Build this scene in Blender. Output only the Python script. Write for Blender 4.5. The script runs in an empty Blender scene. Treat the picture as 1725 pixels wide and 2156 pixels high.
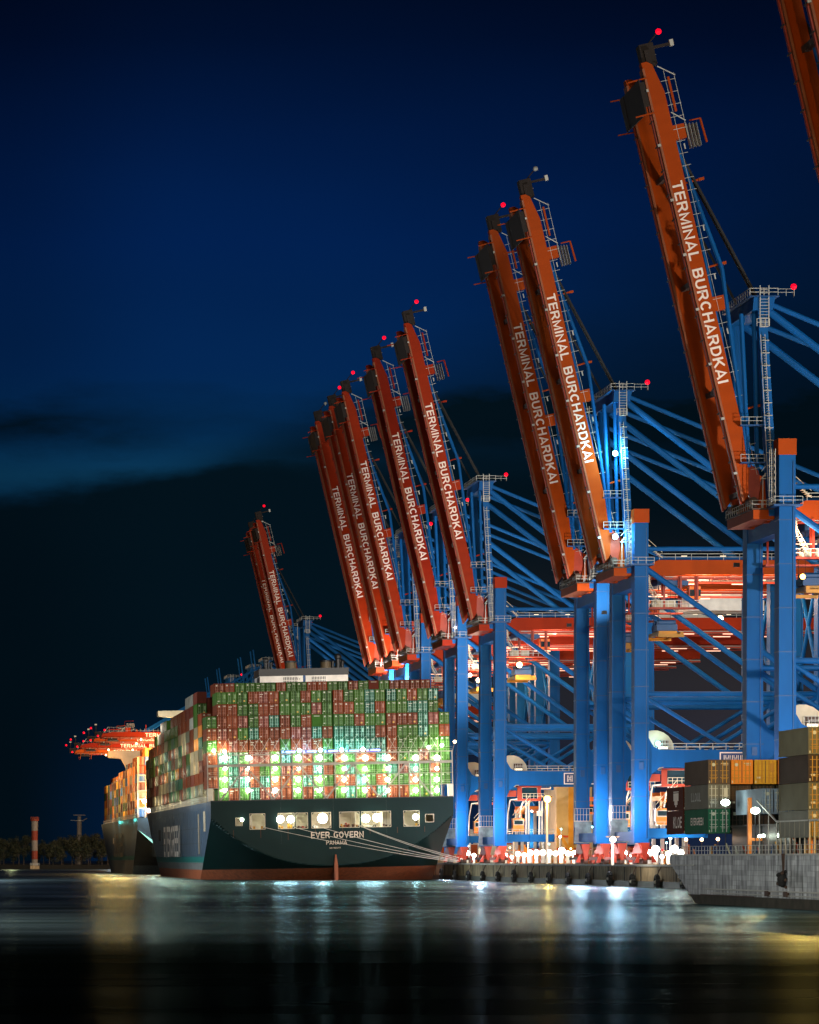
import bpy, math, random
from mathutils import Matrix, Vector
random.seed(7)
R = math.radians
scene = bpy.context.scene
COL = scene.collection

# ------------------------------------------------------------------ camera
F = 7500.0; VX = -175.0; HY = 1810.0          # px focal length, principal point in the 1725x2156 frame
cam_d = bpy.data.cameras.new("camera"); cam = bpy.data.objects.new("camera", cam_d); COL.objects.link(cam)
cam_d.sensor_fit = 'HORIZONTAL'; cam_d.sensor_width = 36; cam_d.lens = F / 1725 * 36
cam_d.shift_x = (862.5 - VX) / 1725; cam_d.shift_y = (HY - 1078) / 1725
cam_d.clip_start = 1; cam_d.clip_end = 30000
cam.location = (0, 0, 5); cam.rotation_euler = (R(90), 0, 0)
scene.camera = cam

# ------------------------------------------------------------------ render settings
scene.view_settings.view_transform = 'Standard'; scene.view_settings.look = 'None'
scene.view_settings.exposure = 0; scene.view_settings.gamma = 1
scene.cycles.use_denoising = True
scene.cycles.max_bounces = 4; scene.cycles.diffuse_bounces = 2; scene.cycles.glossy_bounces = 3
scene.cycles.sample_clamp_indirect = 4
scene.cycles.use_light_tree = True

# ------------------------------------------------------------------ sky
w = bpy.data.worlds.new("World"); scene.world = w; w.use_nodes = True
def build_world():
    nt = w.node_tree; nt.nodes.clear(); N = nt.nodes.new; L = nt.links.new
    out = N('ShaderNodeOutputWorld'); bg = N('ShaderNodeBackground'); L(bg.outputs[0], out.inputs[0])
    tc = N('ShaderNodeTexCoord'); sep = N('ShaderNodeSeparateXYZ'); L(tc.outputs['Generated'], sep.inputs[0])
    def M(op, a, b=None, c=None):
        n = N('ShaderNodeMath'); n.operation = op
        for i, v in enumerate((a, b, c)):
            if v is None: continue
            if isinstance(v, (int, float)): n.inputs[i].default_value = v
            else: L(v, n.inputs[i])
        return n.outputs[0]
    ay = M('ABSOLUTE', sep.outputs[1]); ay = M('MAXIMUM', ay, 0.02)
    e = M('DIVIDE', sep.outputs[2], ay); a = M('DIVIDE', sep.outputs[0], ay)
    comb = N('ShaderNodeCombineXYZ'); L(M('MULTIPLY', a, 1.0), comb.inputs[0]); L(M('MULTIPLY', e, 3.0), comb.inputs[1])
    no = N('ShaderNodeTexNoise'); no.inputs['Scale'].default_value = 14; no.inputs['Detail'].default_value = 8; no.inputs['Roughness'].default_value = .6
    L(comb.outputs[0], no.inputs[0])
    no2 = N('ShaderNodeTexNoise'); no2.inputs['Scale'].default_value = 5; no2.inputs['Detail'].default_value = 2
    L(comb.outputs[0], no2.inputs[0])
    n1 = M('SUBTRACT', no.outputs[0], 0.5); n2 = M('SUBTRACT', no2.outputs[0], 0.5)
    # clear sky colour over elevation
    r = N('ShaderNodeValToRGB'); cr = r.color_ramp
    L(M('DIVIDE', e, 0.30), r.inputs[0])
    pts = [(0.0, (.0008, .010, .030)), (.30, (.0015, .020, .060)), (.36, (.0036, .041, .098)), (.40, (.0014, .026, .088)), (.46, (.0010, .020, .088)), (.58, (.0006, .0145, .078)),
           (.68, (.0005, .0095, .052)), (.77, (.0003, .0050, .026)), (.86, (.0003, .0028, .012))]
    cr.elements[0].position = pts[0][0]; cr.elements[0].color = (*pts[0][1], 1)
    cr.elements[1].position = pts[1][0]; cr.elements[1].color = (*pts[1][1], 1)
    for p, c in pts[2:]:
        el = cr.elements.new(p); el.color = (*c, 1)
    # cloud bank: dark below an edge that climbs to the right
    edge = M('ADD', 0.104, M('MULTIPLY', M('POWER', M('MAXIMUM', M('SUBTRACT', a, 0.02), 0.0), 1.6), .78))
    edge = M('ADD', edge, M('MULTIPLY', n1, 0.022))
    m = M('DIVIDE', M('SUBTRACT', edge, e), M('ADD', 0.0045, M('MULTIPLY', M('MAXIMUM', M('SUBTRACT', a, 0.09), 0), .35)))
    mr = N('ShaderNodeMapRange'); mr.interpolation_type = 'SMOOTHSTEP'; L(m, mr.inputs[0])
    mr.inputs[1].default_value = -1.0; mr.inputs[2].default_value = 1.3
    # thin dark streak above the bank
    st = M('SUBTRACT', 1.0, M('DIVIDE', M('ABSOLUTE', M('SUBTRACT', e, M('ADD', 0.1225, M('MULTIPLY', n1, 0.03)))), 0.0095))
    st = M('MAXIMUM', st, 0.0); st = M('MULTIPLY', st, M('MINIMUM', M('MAXIMUM', M('ADD', 0.85, M('MULTIPLY', n2, 5.0)), 0.0), 1.0))
    cl = M('MINIMUM', M('ADD', mr.outputs[0], M('MULTIPLY', st, 0.9)), 1.0)
    # low cloud colour: near black left, city glow on the right low down
    glow = N('ShaderNodeMapRange'); glow.interpolation_type = 'SMOOTHSTEP'; L(a, glow.inputs[0]); glow.inputs[1].default_value = .11; glow.inputs[2].default_value = .24
    gl2 = N('ShaderNodeMapRange'); gl2.interpolation_type = 'SMOOTHSTEP'; L(e, gl2.inputs[0]); gl2.inputs[1].default_value = .105; gl2.inputs[2].default_value = .02
    gm = M('MULTIPLY', glow.outputs[0], gl2.outputs[0])
    cc = N('ShaderNodeMix'); cc.data_type = 'RGBA'; L(gm, cc.inputs[0])
    cc.inputs[6].default_value = (.0009, .0062, .0115, 1); cc.inputs[7].default_value = (.042, .036, .040, 1)
    bl = N('ShaderNodeMapRange'); bl.interpolation_type = 'SMOOTHSTEP'; L(e, bl.inputs[0]); bl.inputs[1].default_value = .055; bl.inputs[2].default_value = .008
    bl2 = N('ShaderNodeMapRange'); bl2.interpolation_type = 'SMOOTHSTEP'; L(a, bl2.inputs[0]); bl2.inputs[1].default_value = .025; bl2.inputs[2].default_value = .06
    c2 = N('ShaderNodeMix'); c2.data_type = 'RGBA'; L(M('MULTIPLY', M('MULTIPLY', bl.outputs[0], bl2.outputs[0]), .8), c2.inputs[0])
    L(cc.outputs[2], c2.inputs[6]); c2.inputs[7].default_value = (.001, .012, .045, 1)
    mix = N('ShaderNodeMix'); mix.data_type = 'RGBA'; L(cl, mix.inputs[0]); L(r.outputs[0], mix.inputs[6]); L(c2.outputs[2], mix.inputs[7])
    # slow brightness drift, darker to the right and far left
    d1 = N('ShaderNodeMapRange'); d1.interpolation_type = 'SMOOTHSTEP'; L(a, d1.inputs[0]); d1.inputs[1].default_value = .11; d1.inputs[2].default_value = .25
    d1.inputs[3].default_value = 1.0; d1.inputs[4].default_value = .70
    d2 = N('ShaderNodeMapRange'); d2.interpolation_type = 'SMOOTHSTEP'; L(a, d2.inputs[0]); d2.inputs[1].default_value = .02; d2.inputs[2].default_value = .08
    d2.inputs[3].default_value = .66; d2.inputs[4].default_value = 1.0
    s = M('MULTIPLY', M('MULTIPLY', d1.outputs[0], d2.outputs[0]), M('ADD', 1.0, M('MULTIPLY', n2, 0.5)))
    s = M('MAXIMUM', s, M('MULTIPLY', gm, 1.0))
    vm = N('ShaderNodeVectorMath'); vm.operation = 'SCALE'; L(mix.outputs[2], vm.inputs[0]); L(s, vm.inputs[3])
    L(vm.outputs[0], bg.inputs[0]); bg.inputs[1].default_value = 1.0
build_world()

# the one far light: glow of the port across the basin
sd = bpy.data.lights.new("harbour_glow", 'SUN'); sun = bpy.data.objects.new("harbour_glow", sd); COL.objects.link(sun)
sd.energy = .80; sd.angle = R(10); sd.color = (1.0, .93, .80)
sun.rotation_euler = (R(90 - 12), 0, R(-1)); sun.location = (60, -50, 60)

# ------------------------------------------------------------------ helpers
class MB:
    def __init__(s): s.v = []; s.f = []; s.m = []; s.mats = []
    def mi(s, m):
        if m not in s.mats: s.mats.append(m)
        return s.mats.index(m)
    def face(s, pts, m):
        i = len(s.v); s.v += [tuple(p) for p in pts]; s.f.append(tuple(range(i, i + len(pts)))); s.m.append(s.mi(m))
    def hexa(s, p, m):          # p: 8 points, bottom 4 ccw, top 4 ccw
        i = len(s.v); s.v += [tuple(q) for q in p]; k = s.mi(m)
        for f in ((3, 2, 1, 0), (4, 5, 6, 7), (0, 1, 5, 4), (1, 2, 6, 5), (2, 3, 7, 6), (3, 0, 4, 7)):
            s.f.append(tuple(i + j for j in f)); s.m.append(k)
    def box(s, x0, x1, y0, y1, z0, z1, m):
        if x0 > x1: x0, x1 = x1, x0
        if y0 > y1: y0, y1 = y1, y0
        if z0 > z1: z0, z1 = z1, z0
        s.hexa([(x0, y0, z0), (x1, y0, z0), (x1, y1, z0), (x0, y1, z0), (x0, y0, z1), (x1, y0, z1), (x1, y1, z1), (x0, y1, z1)], m)
    def tube(s, p, q, r, m, n=6, r2=None):
        p = Vector(p); q = Vector(q); d = q - p
        if d.length < 1e-6: return
        d.normalize(); a = d.orthogonal(); 
        up = Vector((0, 0, 1))
        if abs(d.dot(up)) < .98: a = d.cross(up)
        else: a = d.cross(Vector((1, 0, 0)))
        a.normalize(); b = d.cross(a); r2 = r if r2 is None else r2
        i = len(s.v); k = s.mi(m); ph = math.pi / n
        for c, rr in ((p, r), (q, r2)):
            for j in range(n):
                t = 2 * math.pi * j / n + ph
                s.v.append(tuple(c + a * math.cos(t) * rr + b * math.sin(t) * rr))
        for j in range(n):
            j2 = (j + 1) % n
            s.f.append((i + j, i + j2, i + n + j2, i + n + j)); s.m.append(k)
        s.f.append(tuple(i + j for j in reversed(range(n)))); s.m.append(k)
        s.f.append(tuple(i + n + j for j in range(n))); s.m.append(k)
    def path(s, pts, r, m, n=5):
        for a, b in zip(pts, pts[1:]): s.tube(a, b, r, m, n)
    def prism(s, poly, y0, y1, m, axis='y'):     # poly in (x,z), extruded along y
        n = len(poly); i = len(s.v); k = s.mi(m)
        for yy in (y0, y1):
            for (a, b) in poly:
                s.v.append((a, yy, b) if axis == 'y' else ((yy, a, b) if axis == 'x' else (a, b, yy)))
        s.f.append(tuple(range(i, i + n))); s.m.append(k)
        s.f.append(tuple(reversed(range(i + n, i + 2 * n)))); s.m.append(k)
        for j in range(n):
            j2 = (j + 1) % n
            s.f.append((i + j2, i + j, i + n + j, i + n + j2)); s.m.append(k)
    def ball(s, c, r, m, n=8, sq=1):
        i = len(s.v); k = s.mi(m); h = n // 2
        for a in range(1, h):
            t = math.pi * a / h
            for b in range(n):
                p = 2 * math.pi * b / n
                s.v.append((c[0] + r * math.sin(t) * math.cos(p), c[1] + r * math.sin(t) * math.sin(p), c[2] + r * sq * math.cos(t)))
        s.v.append((c[0], c[1], c[2] + r * sq)); s.v.append((c[0], c[1], c[2] - r * sq)); T = len(s.v) - 2
        for b in range(n):
            b2 = (b + 1) % n
            s.f.append((T, i + b, i + b2)); s.m.append(k)
            s.f.append((T + 1, i + (h - 2) * n + b2, i + (h - 2) * n + b)); s.m.append(k)
            for a in range(h - 2):
                s.f.append((i + a * n + b, i + (a + 1) * n + b, i + (a + 1) * n + b2, i + a * n + b2)); s.m.append(k)
    def rail(s, pts, m, h=1.1, step=2.0, r=.04):
        for a, b in zip(pts, pts[1:]):
            a = Vector(a); b = Vector(b); L = (b - a).length; n = max(1, int(L / step))
            for hh in (h, h * .5): s.tube(a + Vector((0, 0, hh)), b + Vector((0, 0, hh)), r, m, 4)
            for j in range(n + 1):
                p = a.lerp(b, j / n); s.tube(p, p + Vector((0, 0, h)), r, m, 4)
    def mesh(s, name):
        me = bpy.data.meshes.new(name); me.from_pydata(s.v, [], s.f)
        for m in s.mats: me.materials.append(m)
        me.polygons.foreach_set('material_index', s.m); me.update(); return me
    def build(s, name, parent=None, loc=(0, 0, 0)):
        return link(name, s.mesh(name), parent, loc)

def link(name, me, parent=None, loc=(0, 0, 0)):
    o = bpy.data.objects.new(name, me); COL.objects.link(o); o.location = loc
    if parent is not None: o.parent = parent
    return o
def tag(o, label=None, cat=None, group=None, kind=None):
    if label: o['label'] = label
    if cat: o['category'] = cat
    if group: o['group'] = group
    if kind: o['kind'] = kind
    return o
def empty(name, loc=(0, 0, 0), rot=(0, 0, 0)):
    o = bpy.data.objects.new(name, None); COL.objects.link(o); o.location = loc; o.rotation_euler = rot; o.empty_display_size = .5
    return o
KIDS = {}
def copy_tree(o, parent=None):
    c = o.copy(); COL.objects.link(c)
    if parent is not None: c.parent = parent
    for ch in o.children: copy_tree(ch, c)
    return c
def arc(cx, cy, rx, ry, a0, a1, n=8):
    return [(cx + rx * math.cos(R(a0 + (a1 - a0) * k / n)), cy + ry * math.sin(R(a0 + (a1 - a0) * k / n))) for k in range(n + 1)]
def glyph(ch, t):                # polylines inside a cell of width w and height 1, stroke centre lines
    h = t / 2; W = .70; l = h; r = W - h; b = h; T = 1 - h; m = .52
    if ch == 'I': return t, [[(h, 0), (h, 1)]]
    if ch == 'T': return W, [[(0, T), (W, T)], [(W / 2, T), (W / 2, 0)]]
    if ch == 'E': return .64, [[(.64, T), (l, T), (l, b), (.64, b)], [(l, m), (.60, m)]]
    if ch == 'R': return .74, [[(l, 0), (l, T), (.44, T)] + arc(.44, (T + m - .04) / 2, r - .44 + .02, (T - m + .04) / 2, 80, -90) + [(l, m - .04)], [(.40, m - .04), (.70, 0)]]
    if ch == 'M': return .86, [[(h, 0), (h, T - .02), (.43, .12), (.86 - h, T - .02), (.86 - h, 0)]]
    if ch == 'N': return .74, [[(h, 0), (h, T - .06), (.74 - h, .06), (.74 - h, 1)]]
    if ch == 'A': return .78, [[(h * .6, 0), (.39, T), (.78 - h * .6, 0)], [(.18, .26), (.60, .26)]]
    if ch == 'L': return .60, [[(l, 1), (l, b), (.60, b)]]
    if ch == 'B': return .72, [[(.44, m), (l, m), (l, T), (.42, T)] + arc(.42, (T + m) / 2, .20, (T - m) / 2, 80, -90), [(l, m - .01), (l, b), (.44, b)] + arc(.44, (b + m) / 2, .20, (m - b) / 2, -80, 90)]
    if ch == 'P': return .70, [[(l, 0), (l, T), (.42, T)] + arc(.42, (T + m - .06) / 2, .20, (T - m + .06) / 2, 80, -90) + [(l + .01, m - .06)]]
    if ch == 'U': return .72, [[(h, 1), (h, .34)] + arc(.36, .34, .36 - h, .34 - h, 180, 360) + [(.72 - h, 1)]]
    if ch == 'C': return .74, [arc(.38, .5, .38 - h, .5 - h, 42, 318, 16)]
    if ch == 'G': return .78, [arc(.39, .5, .39 - h, .5 - h, 48, 350, 16) + [(.78 - h, .46), (.44, .46)]]
    if ch == 'O' or ch == '0': return .78, [arc(.39, .5, .39 - h, .5 - h, 90, 450, 20)]
    if ch == 'H': return .74, [[(h, 0), (h, 1)], [(.74 - h, 0), (.74 - h, 1)], [(h, m), (.74 - h, m)]]
    if ch == 'D': return .74, [[(.38, b), (l, b), (l, T), (.38, T)] + arc(.38, .5, .36 - h, .5 - h, 80, -90, 12)]
    if ch == 'K': return .74, [[(h, 0), (h, 1)], [(.68, 1), (.14, .42)], [(.30, .56), (.70, 0)]]
    if ch == 'V': return .76, [[(h * .6, 1), (.38, .04), (.76 - h * .6, 1)]]
    if ch == 'S': return .68, [arc(.34, .75, .34 - h, .25 - h, 30, 270, 10) + arc(.34, .26, .34 - h, .26 - h, 90, -150, 10)]
    if ch == '9': return .68, [arc(.34, .68, .34 - h, .32 - h, 0, 360, 14), [(.68 - h, .68), (.60 - h, .25), (.3, b), (.1, b)]]
    if ch == '8': return .68, [arc(.34, .75, .30 - h, .25 - h, -90, 270, 12), arc(.34, .26, .34 - h, .26 - h, 90, 450, 14)]
    if ch == '3': return .66, [[(.06, T), (.6, T), (.32, .58)] + arc(.33, .3, .30 - h, .3 - h, 80, -150, 10)]
    if ch == '2': return .66, [arc(.33, .70, .30 - h, .30 - h, 160, -20, 8) + [(.06, b), (.64, b)]]
    if ch == '7': return .66, [[(.02, T), (.60, T), (.24, 0)]]
    if ch == '1': return .40, [[(.04, .74), (.3, .96), (.3, 0)]]
    return .40, []
def strokes_mesh(txt, t=.17, gap=.14, weight=None):
    me_v = []; me_f = []; x = 0; k = 0; wt = weight or t
    for ch in txt:
        w_, st = glyph(ch, t)
        for pts in st:
            P = [Vector((p[0] + x, p[1])) for p in pts]; q = [P[0]]
            for p in P[1:]:
                if (p - q[-1]).length > .012: q.append(p)
            P = q; i0 = len(me_v); n = len(P); k += 1
            for i in range(n):
                a = (P[i] - P[i - 1]).normalized() if i > 0 else None; c = (P[i + 1] - P[i]).normalized() if i < n - 1 else None
                a = a or c; c = c or a
                na = Vector((-a.y, a.x)); nc = Vector((-c.y, c.x)); mm = (na + nc); mm = mm.normalized() if mm.length > .2 else na
                s_ = min(1.9, 1 / max(.3, mm.dot(na))) * wt / 2
                for sg in (1, -1): me_v.append((P[i].x + sg * mm.x * s_, P[i].y + sg * mm.y * s_, (k % 4) * .004))
            for i in range(n - 1): j = i0 + 2 * i; me_f.append((j + 1, j + 3, j + 2, j))
        x += w_ + gap
    me = bpy.data.meshes.new('lettering'); me.from_pydata(me_v, [], me_f); me.update(); return me
def fit_text(txt, width, height, mat, bold=None, space=None, t=.17, weight=None, gap=.14):
    me = strokes_mesh(txt, t, gap, weight); me.materials.append(mat)
    x1 = sum(glyph(c, t)[0] + gap for c in txt) - gap
    me.transform(Matrix.Translation((-x1 / 2, -.5, 0))); me.transform(Matrix.Diagonal((width / x1, height, 1, 1)))
    return me

# ------------------------------------------------------------------ materials
def mat(name, col, rough=.5, metal=0.0, var=.18, scale=.35, streak=0.0, bump=0.0, spec=.4, rnd=0.0, detail=4):
    m = bpy.data.materials.new(name); m.use_nodes = True; nt = m.node_tree; N = nt.nodes.new; L = nt.links.new
    b = nt.nodes['Principled BSDF']; b.inputs['Roughness'].default_value = rough; b.inputs['Metallic'].default_value = metal
    b.inputs['Specular IOR Level'].default_value = spec
    tc = N('ShaderNodeTexCoord'); mp = N('ShaderNodeMapping'); L(tc.outputs['Object'], mp.inputs[0])
    mp.inputs['Scale'].default_value = (1, 1, .25 if streak else 1)
    no = N('ShaderNodeTexNoise'); no.inputs['Scale'].default_value = scale * (4 if streak else 1); no.inputs['Detail'].default_value = detail
    L(mp.outputs[0], no.inputs[0])
    mr = N('ShaderNodeMapRange'); L(no.outputs[0], mr.inputs[0]); mr.inputs[1].default_value = .3; mr.inputs[2].default_value = .7
    mr.inputs[3].default_value = 1 - var; mr.inputs[4].default_value = 1 + var
    last = mr.outputs[0]
    if rnd:
        oi = N('ShaderNodeObjectInfo'); m2 = N('ShaderNodeMapRange'); L(oi.outputs['Random'], m2.inputs[0])
        m2.inputs[3].default_value = 1 - rnd; m2.inputs[4].default_value = 1 + rnd
        mu = N('ShaderNodeMath'); mu.operation = 'MULTIPLY'; L(last, mu.inputs[0]); L(m2.outputs[0], mu.inputs[1]); last = mu.outputs[0]
    vs = N('ShaderNodeVectorMath'); vs.operation = 'SCALE'; vs.inputs[0].default_value = col[:3]; L(last, vs.inputs[3])
    L(vs.outputs[0], b.inputs['Base Color'])
    if bump:
        n2 = N('ShaderNodeTexNoise'); n2.inputs['Scale'].default_value = scale * 6; L(tc.outputs['Object'], n2.inputs[0])
        bp = N('ShaderNodeBump'); bp.inputs['Strength'].default_value = bump; bp.inputs['Distance'].default_value = .05
        L(n2.outputs[0], bp.inputs['Height']); L(bp.outputs[0], b.inputs['Normal'])
    return m
def emit(name, col, s):
    m = bpy.data.materials.new(name); m.use_nodes = True; nt = m.node_tree
    b = nt.nodes['Principled BSDF']; b.inputs['Base Color'].default_value = (*col, 1)
    b.inputs['Emission Color'].default_value = (*col, 1); b.inputs['Emission Strength'].default_value = s
    m.cycles.emission_sampling = 'NONE'
    return m
def corrugated(name, col, rnd=.34, var=.12, pitch=.28):
    m = mat(name, col, .7, var=var, scale=.5, rnd=rnd, spec=.1)
    nt = m.node_tree; N = nt.nodes.new; L = nt.links.new; b = nt.nodes['Principled BSDF']
    tc = N('ShaderNodeTexCoord'); sp = N('ShaderNodeSeparateXYZ'); L(tc.outputs['Object'], sp.inputs[0])
    a = N('ShaderNodeMath'); a.operation = 'MULTIPLY'; L(sp.outputs[1], a.inputs[0]); a.inputs[1].default_value = 2 * math.pi / pitch
    s = N('ShaderNodeMath'); s.operation = 'SINE'; L(a.outputs[0], s.inputs[0])
    bp = N('ShaderNodeBump'); bp.inputs['Strength'].default_value = .7; bp.inputs['Distance'].default_value = .04
    L(s.outputs[0], bp.inputs['Height']); L(bp.outputs[0], b.inputs['Normal'])
    return m
BLUE = mat('crane_blue', (.0012, .082, .27), .6, spec=.15, var=.10, scale=.12, streak=1)
BLUED = mat('crane_blue_dull', (.002, .06, .19), .5, var=.15, scale=.2)
BOOM_TONES = {}  # boom tones vary by crane to carry differences in lighting
for k, c in {'orange': (.35, .047, .0012), 'amber': (.37, .056, .0015), 'red': (.29, .020, .001), 'deep': (.25, .013, .001)}.items():
    BOOM_TONES[k] = mat('boom_' + k, c, .6, spec=.12, var=.10, scale=.10, streak=1)
RED = mat('machinery_red', (.33, .03, .008), .5, var=.2, scale=.4)
RUST = mat('dark_steel', (.075, .042, .028), .7, var=.3, scale=.5)
GALV = mat('galvanised', (.42, .42, .38), .5, metal=.2)
CREAM = mat('stair_cream', (.50, .43, .30), .5)
WHITE = mat('white_paint', (.75, .72, .66), .5)
LETTER = mat('letter_white', (.86, .74, .64), .55, var=.05)
GREYPL = mat('weathered_plate', (.16, .24, .28), .6, var=.35, scale=.8)
BLACK = mat('black_paint', (.012, .013, .014), .5)
RUBBER = mat('rubber', (.015, .015, .015), .8)
CONC = mat('quay_concrete', (.30, .225, .13), .9, var=.45, scale=.35, streak=1, bump=.4)
ASPH = mat('asphalt', (.05, .048, .045), .9, var=.2)
SIGNB = mat('sign_blue', (.02, .05, .16), .5)
ORANGE = mat('cabin_orange', (.85, .20, .02), .45)
GLASSD = mat('dark_glass', (.01, .03, .04), .1)
YEL = mat('spreader_yellow', (.42, .20, .012), .5)
ROPE = mat('rope', (.55, .5, .42), .9)
E_RED = emit('lamp_red', (1, .0, .015), 1.6)
E_WHITE = emit('lamp_white', (1, .95, .82), 14)
E_WARM = emit('lamp_warm', (1, .62, .28), 12)
E_CYAN = emit('lamp_cyan', (.35, .95, 1), 14)
E_GREEN = emit('lamp_green_white', (.80, 1, .80), 14)
E_BLUE = emit('strip_blue', (.16, .25, 1), 5)
E_SOD = emit('lamp_sodium', (1, .45, .08), 14)
E_DIM = emit('lit_interior', (1, .85, .6), 1.1)
E_SCR = emit('lit_sign_cyan', (.15, .9, .7), 1.6)

def lamp(loc, W, col=(1, 1, 1), r=.25, name='light', spot=None, rot=None, parent=None):
    d = bpy.data.lights.new(name, 'SPOT' if spot else 'POINT'); d.energy = W; d.color = col; d.shadow_soft_size = r
    if spot: d.spot_size = R(spot); d.spot_blend = .6
    o = bpy.data.objects.new(name, d); COL.objects.link(o); o.location = loc
    if rot: o.rotation_euler = rot
    if parent is not None: o.parent = parent
    return o
def aim(frm, to):
    return (Vector(to) - Vector(frm)).to_track_quat('-Z', 'Y').to_euler()

# ------------------------------------------------------------------ water, quay, shore
def plane_grid(x0, x1, y0, y1, z, m, name):
    b = MB(); b.face([(x0, y0, z), (x1, y0, z), (x1, y1, z), (x0, y1, z)], m); return b.build(name)
def water_mat():
    m = bpy.data.materials.new('harbour_water'); m.use_nodes = True; nt = m.node_tree; nt.nodes.clear(); N = nt.nodes.new; L = nt.links.new
    out = N('ShaderNodeOutputMaterial'); mx = N('ShaderNodeMixShader'); L(mx.outputs[0], out.inputs[0])
    di = N('ShaderNodeBsdfDiffuse'); di.inputs[0].default_value = (.0012, .0028, .0022, 1); gl = N('ShaderNodeBsdfGlossy'); gl.inputs[0].default_value = (.62, .90, 1, 1)
    L(di.outputs[0], mx.inputs[1]); L(gl.outputs[0], mx.inputs[2])
    tc = N('ShaderNodeTexCoord')
    def noise(sc, det, ro=.5):
        mp = N('ShaderNodeMapping'); mp.inputs['Scale'].default_value = sc; L(tc.outputs['Object'], mp.inputs[0])
        n = N('ShaderNodeTexNoise'); n.inputs['Scale'].default_value = 1; n.inputs['Detail'].default_value = det; n.inputs['Roughness'].default_value = ro; L(mp.outputs[0], n.inputs[0]); return n.outputs[0]
    def rng(a, i0, i1, o0, o1, sm=False):
        r = N('ShaderNodeMapRange'); L(a, r.inputs[0]); r.interpolation_type = 'SMOOTHSTEP' if sm else 'LINEAR'
        for k, v in zip((1, 2, 3, 4), (i0, i1, o0, o1)): r.inputs[k].default_value = v
        return r.outputs[0]
    def mth(op, a, b_):
        n = N('ShaderNodeMath'); n.operation = op
        for k, v in ((0, a), (1, b_)):
            if isinstance(v, (int, float)): n.inputs[k].default_value = v
            else: L(v, n.inputs[k])
        return n.outputs[0]
    sp = N('ShaderNodeSeparateXYZ'); L(tc.outputs['Object'], sp.inputs[0])
    big = noise((.022, .012, 1), 3)                       # slicks and wind patches
    # reflection strength set by distance: faint on near water, stronger by the ships
    yy = mth('ADD', sp.outputs[1], mth('MULTIPLY', mth('SUBTRACT', big, .5), 90))
    fine = noise((.09, .35, 1), 4, .6); yy = mth('ADD', yy, mth('MULTIPLY', mth('SUBTRACT', fine, .5), 60)); gloss_zone = rng(yy, 165, 330, 0, 1, True)
    fac = mth('ADD', mth('MULTIPLY', gloss_zone, .29), .008)
    fac = mth('MULTIPLY', fac, rng(big, .35, .65, .55, 1.35)); streak = noise((.006, .07, 1), 4, .6); fac = mth('MULTIPLY', fac, rng(streak, .35, .65, .45, 1.5))
    L(fac, mx.inputs[0])
    L(mth('ADD', .21, mth('MULTIPLY', gloss_zone, .05)), gl.inputs['Roughness'])
    n1 = noise((.20, .8, 1), 6, .6)
    bp = N('ShaderNodeBump'); bp.inputs['Strength'].default_value = .55; bp.inputs['Distance'].default_value = .3
    L(n1, bp.inputs['Height']); L(bp.outputs[0], gl.inputs['Normal']); return m
water = plane_grid(-3000, 5000, -300, 12000, 0, water_mat(), 'water'); tag(water, kind='structure')
QX = 131.2                                                             # quay face
b = MB(); b.box(QX, 900, -200, 2600, -3, 4.0, CONC)
b.box(QX - .25, QX + .5, -200, 2600, 3.75, 4.12, mat('quay_edge', (.36, .36, .34), .7))
for y in range(300, 1600, 15): b.box(QX - .06, QX + .02, y, y + .5, -1, 3.7, RUBBER)
b.box(QX - .35, QX - .02, -200, 2600, -1, 1.1, mat('quay_wet', (.022, .026, .018), .5, var=.4))
tag(b.build('quay'), kind='structure')
tag(plane_grid(QX + 1, 900, -200, 2600, 4.006, ASPH, 'terminal_ground'), kind='structure')
b = MB()
DARKG = mat('bank_soil', (.008, .008, .006), .95)
b.prism([(-600, -1), (-600, 2.2), (125, 2.2), (131, -1)], 1885, 2600, DARKG); tag(b.build('far_bank'), kind='structure')

def fender_mesh():
    b = MB()
    for k, (r, rr) in enumerate(((1.05, .42),)):
        for j in range(14):
            a0 = 2 * math.pi * j / 14; a1 = 2 * math.pi * (j + 1) / 14
            b.tube((0, r * math.cos(a0), r * math.sin(a0)), (0, r * math.cos(a1), r * math.sin(a1)), rr, RUBBER, 8)
    b.box(.3, 1.1, -.35, .35, -.35, .35, RUST)
    b.tube((.1, 0, 1.2), (.9, 0, 3.1), .08, RUST, 4); b.tube((.1, .5, 1.2), (.9, .5, 3.1), .08, RUST, 4)
    b.ball((-.25, 0, 0), .35, GALV, 6)
    return b.mesh('tyre_fender')
fm = fender_mesh()
NUM = ['first', 'second', 'third', 'fourth', 'fifth', 'sixth', 'seventh', 'eighth', 'ninth', 'tenth', 'eleventh', 'twelfth', 'thirteenth',
       'fourteenth', 'fifteenth', 'sixteenth', 'seventeenth', 'eighteenth', 'nineteenth', 'twentieth', 'twenty-first', 'twenty-second', 'twenty-third', 'twenty-fourth'] + ['twenty-' + q for q in ('fifth', 'sixth', 'seventh', 'eighth', 'ninth')] + ['thirtieth'] + ['thirty-' + q for q in ('first', 'second', 'third', 'fourth', 'fifth', 'sixth', 'seventh', 'eighth', 'ninth')]
fy = [520 + 21.5 * k for k in range(18)]
for k, y in enumerate(reversed(fy)):
    o = link('tyre_fender', fm, None, (QX - .8, y, 1.0 if k % 5 else 1.4))
    tag(o, f'black round fender on the quay wall, {NUM[k]} one right of the big green stern', 'fender', 'black round fenders along the quay wall')

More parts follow.
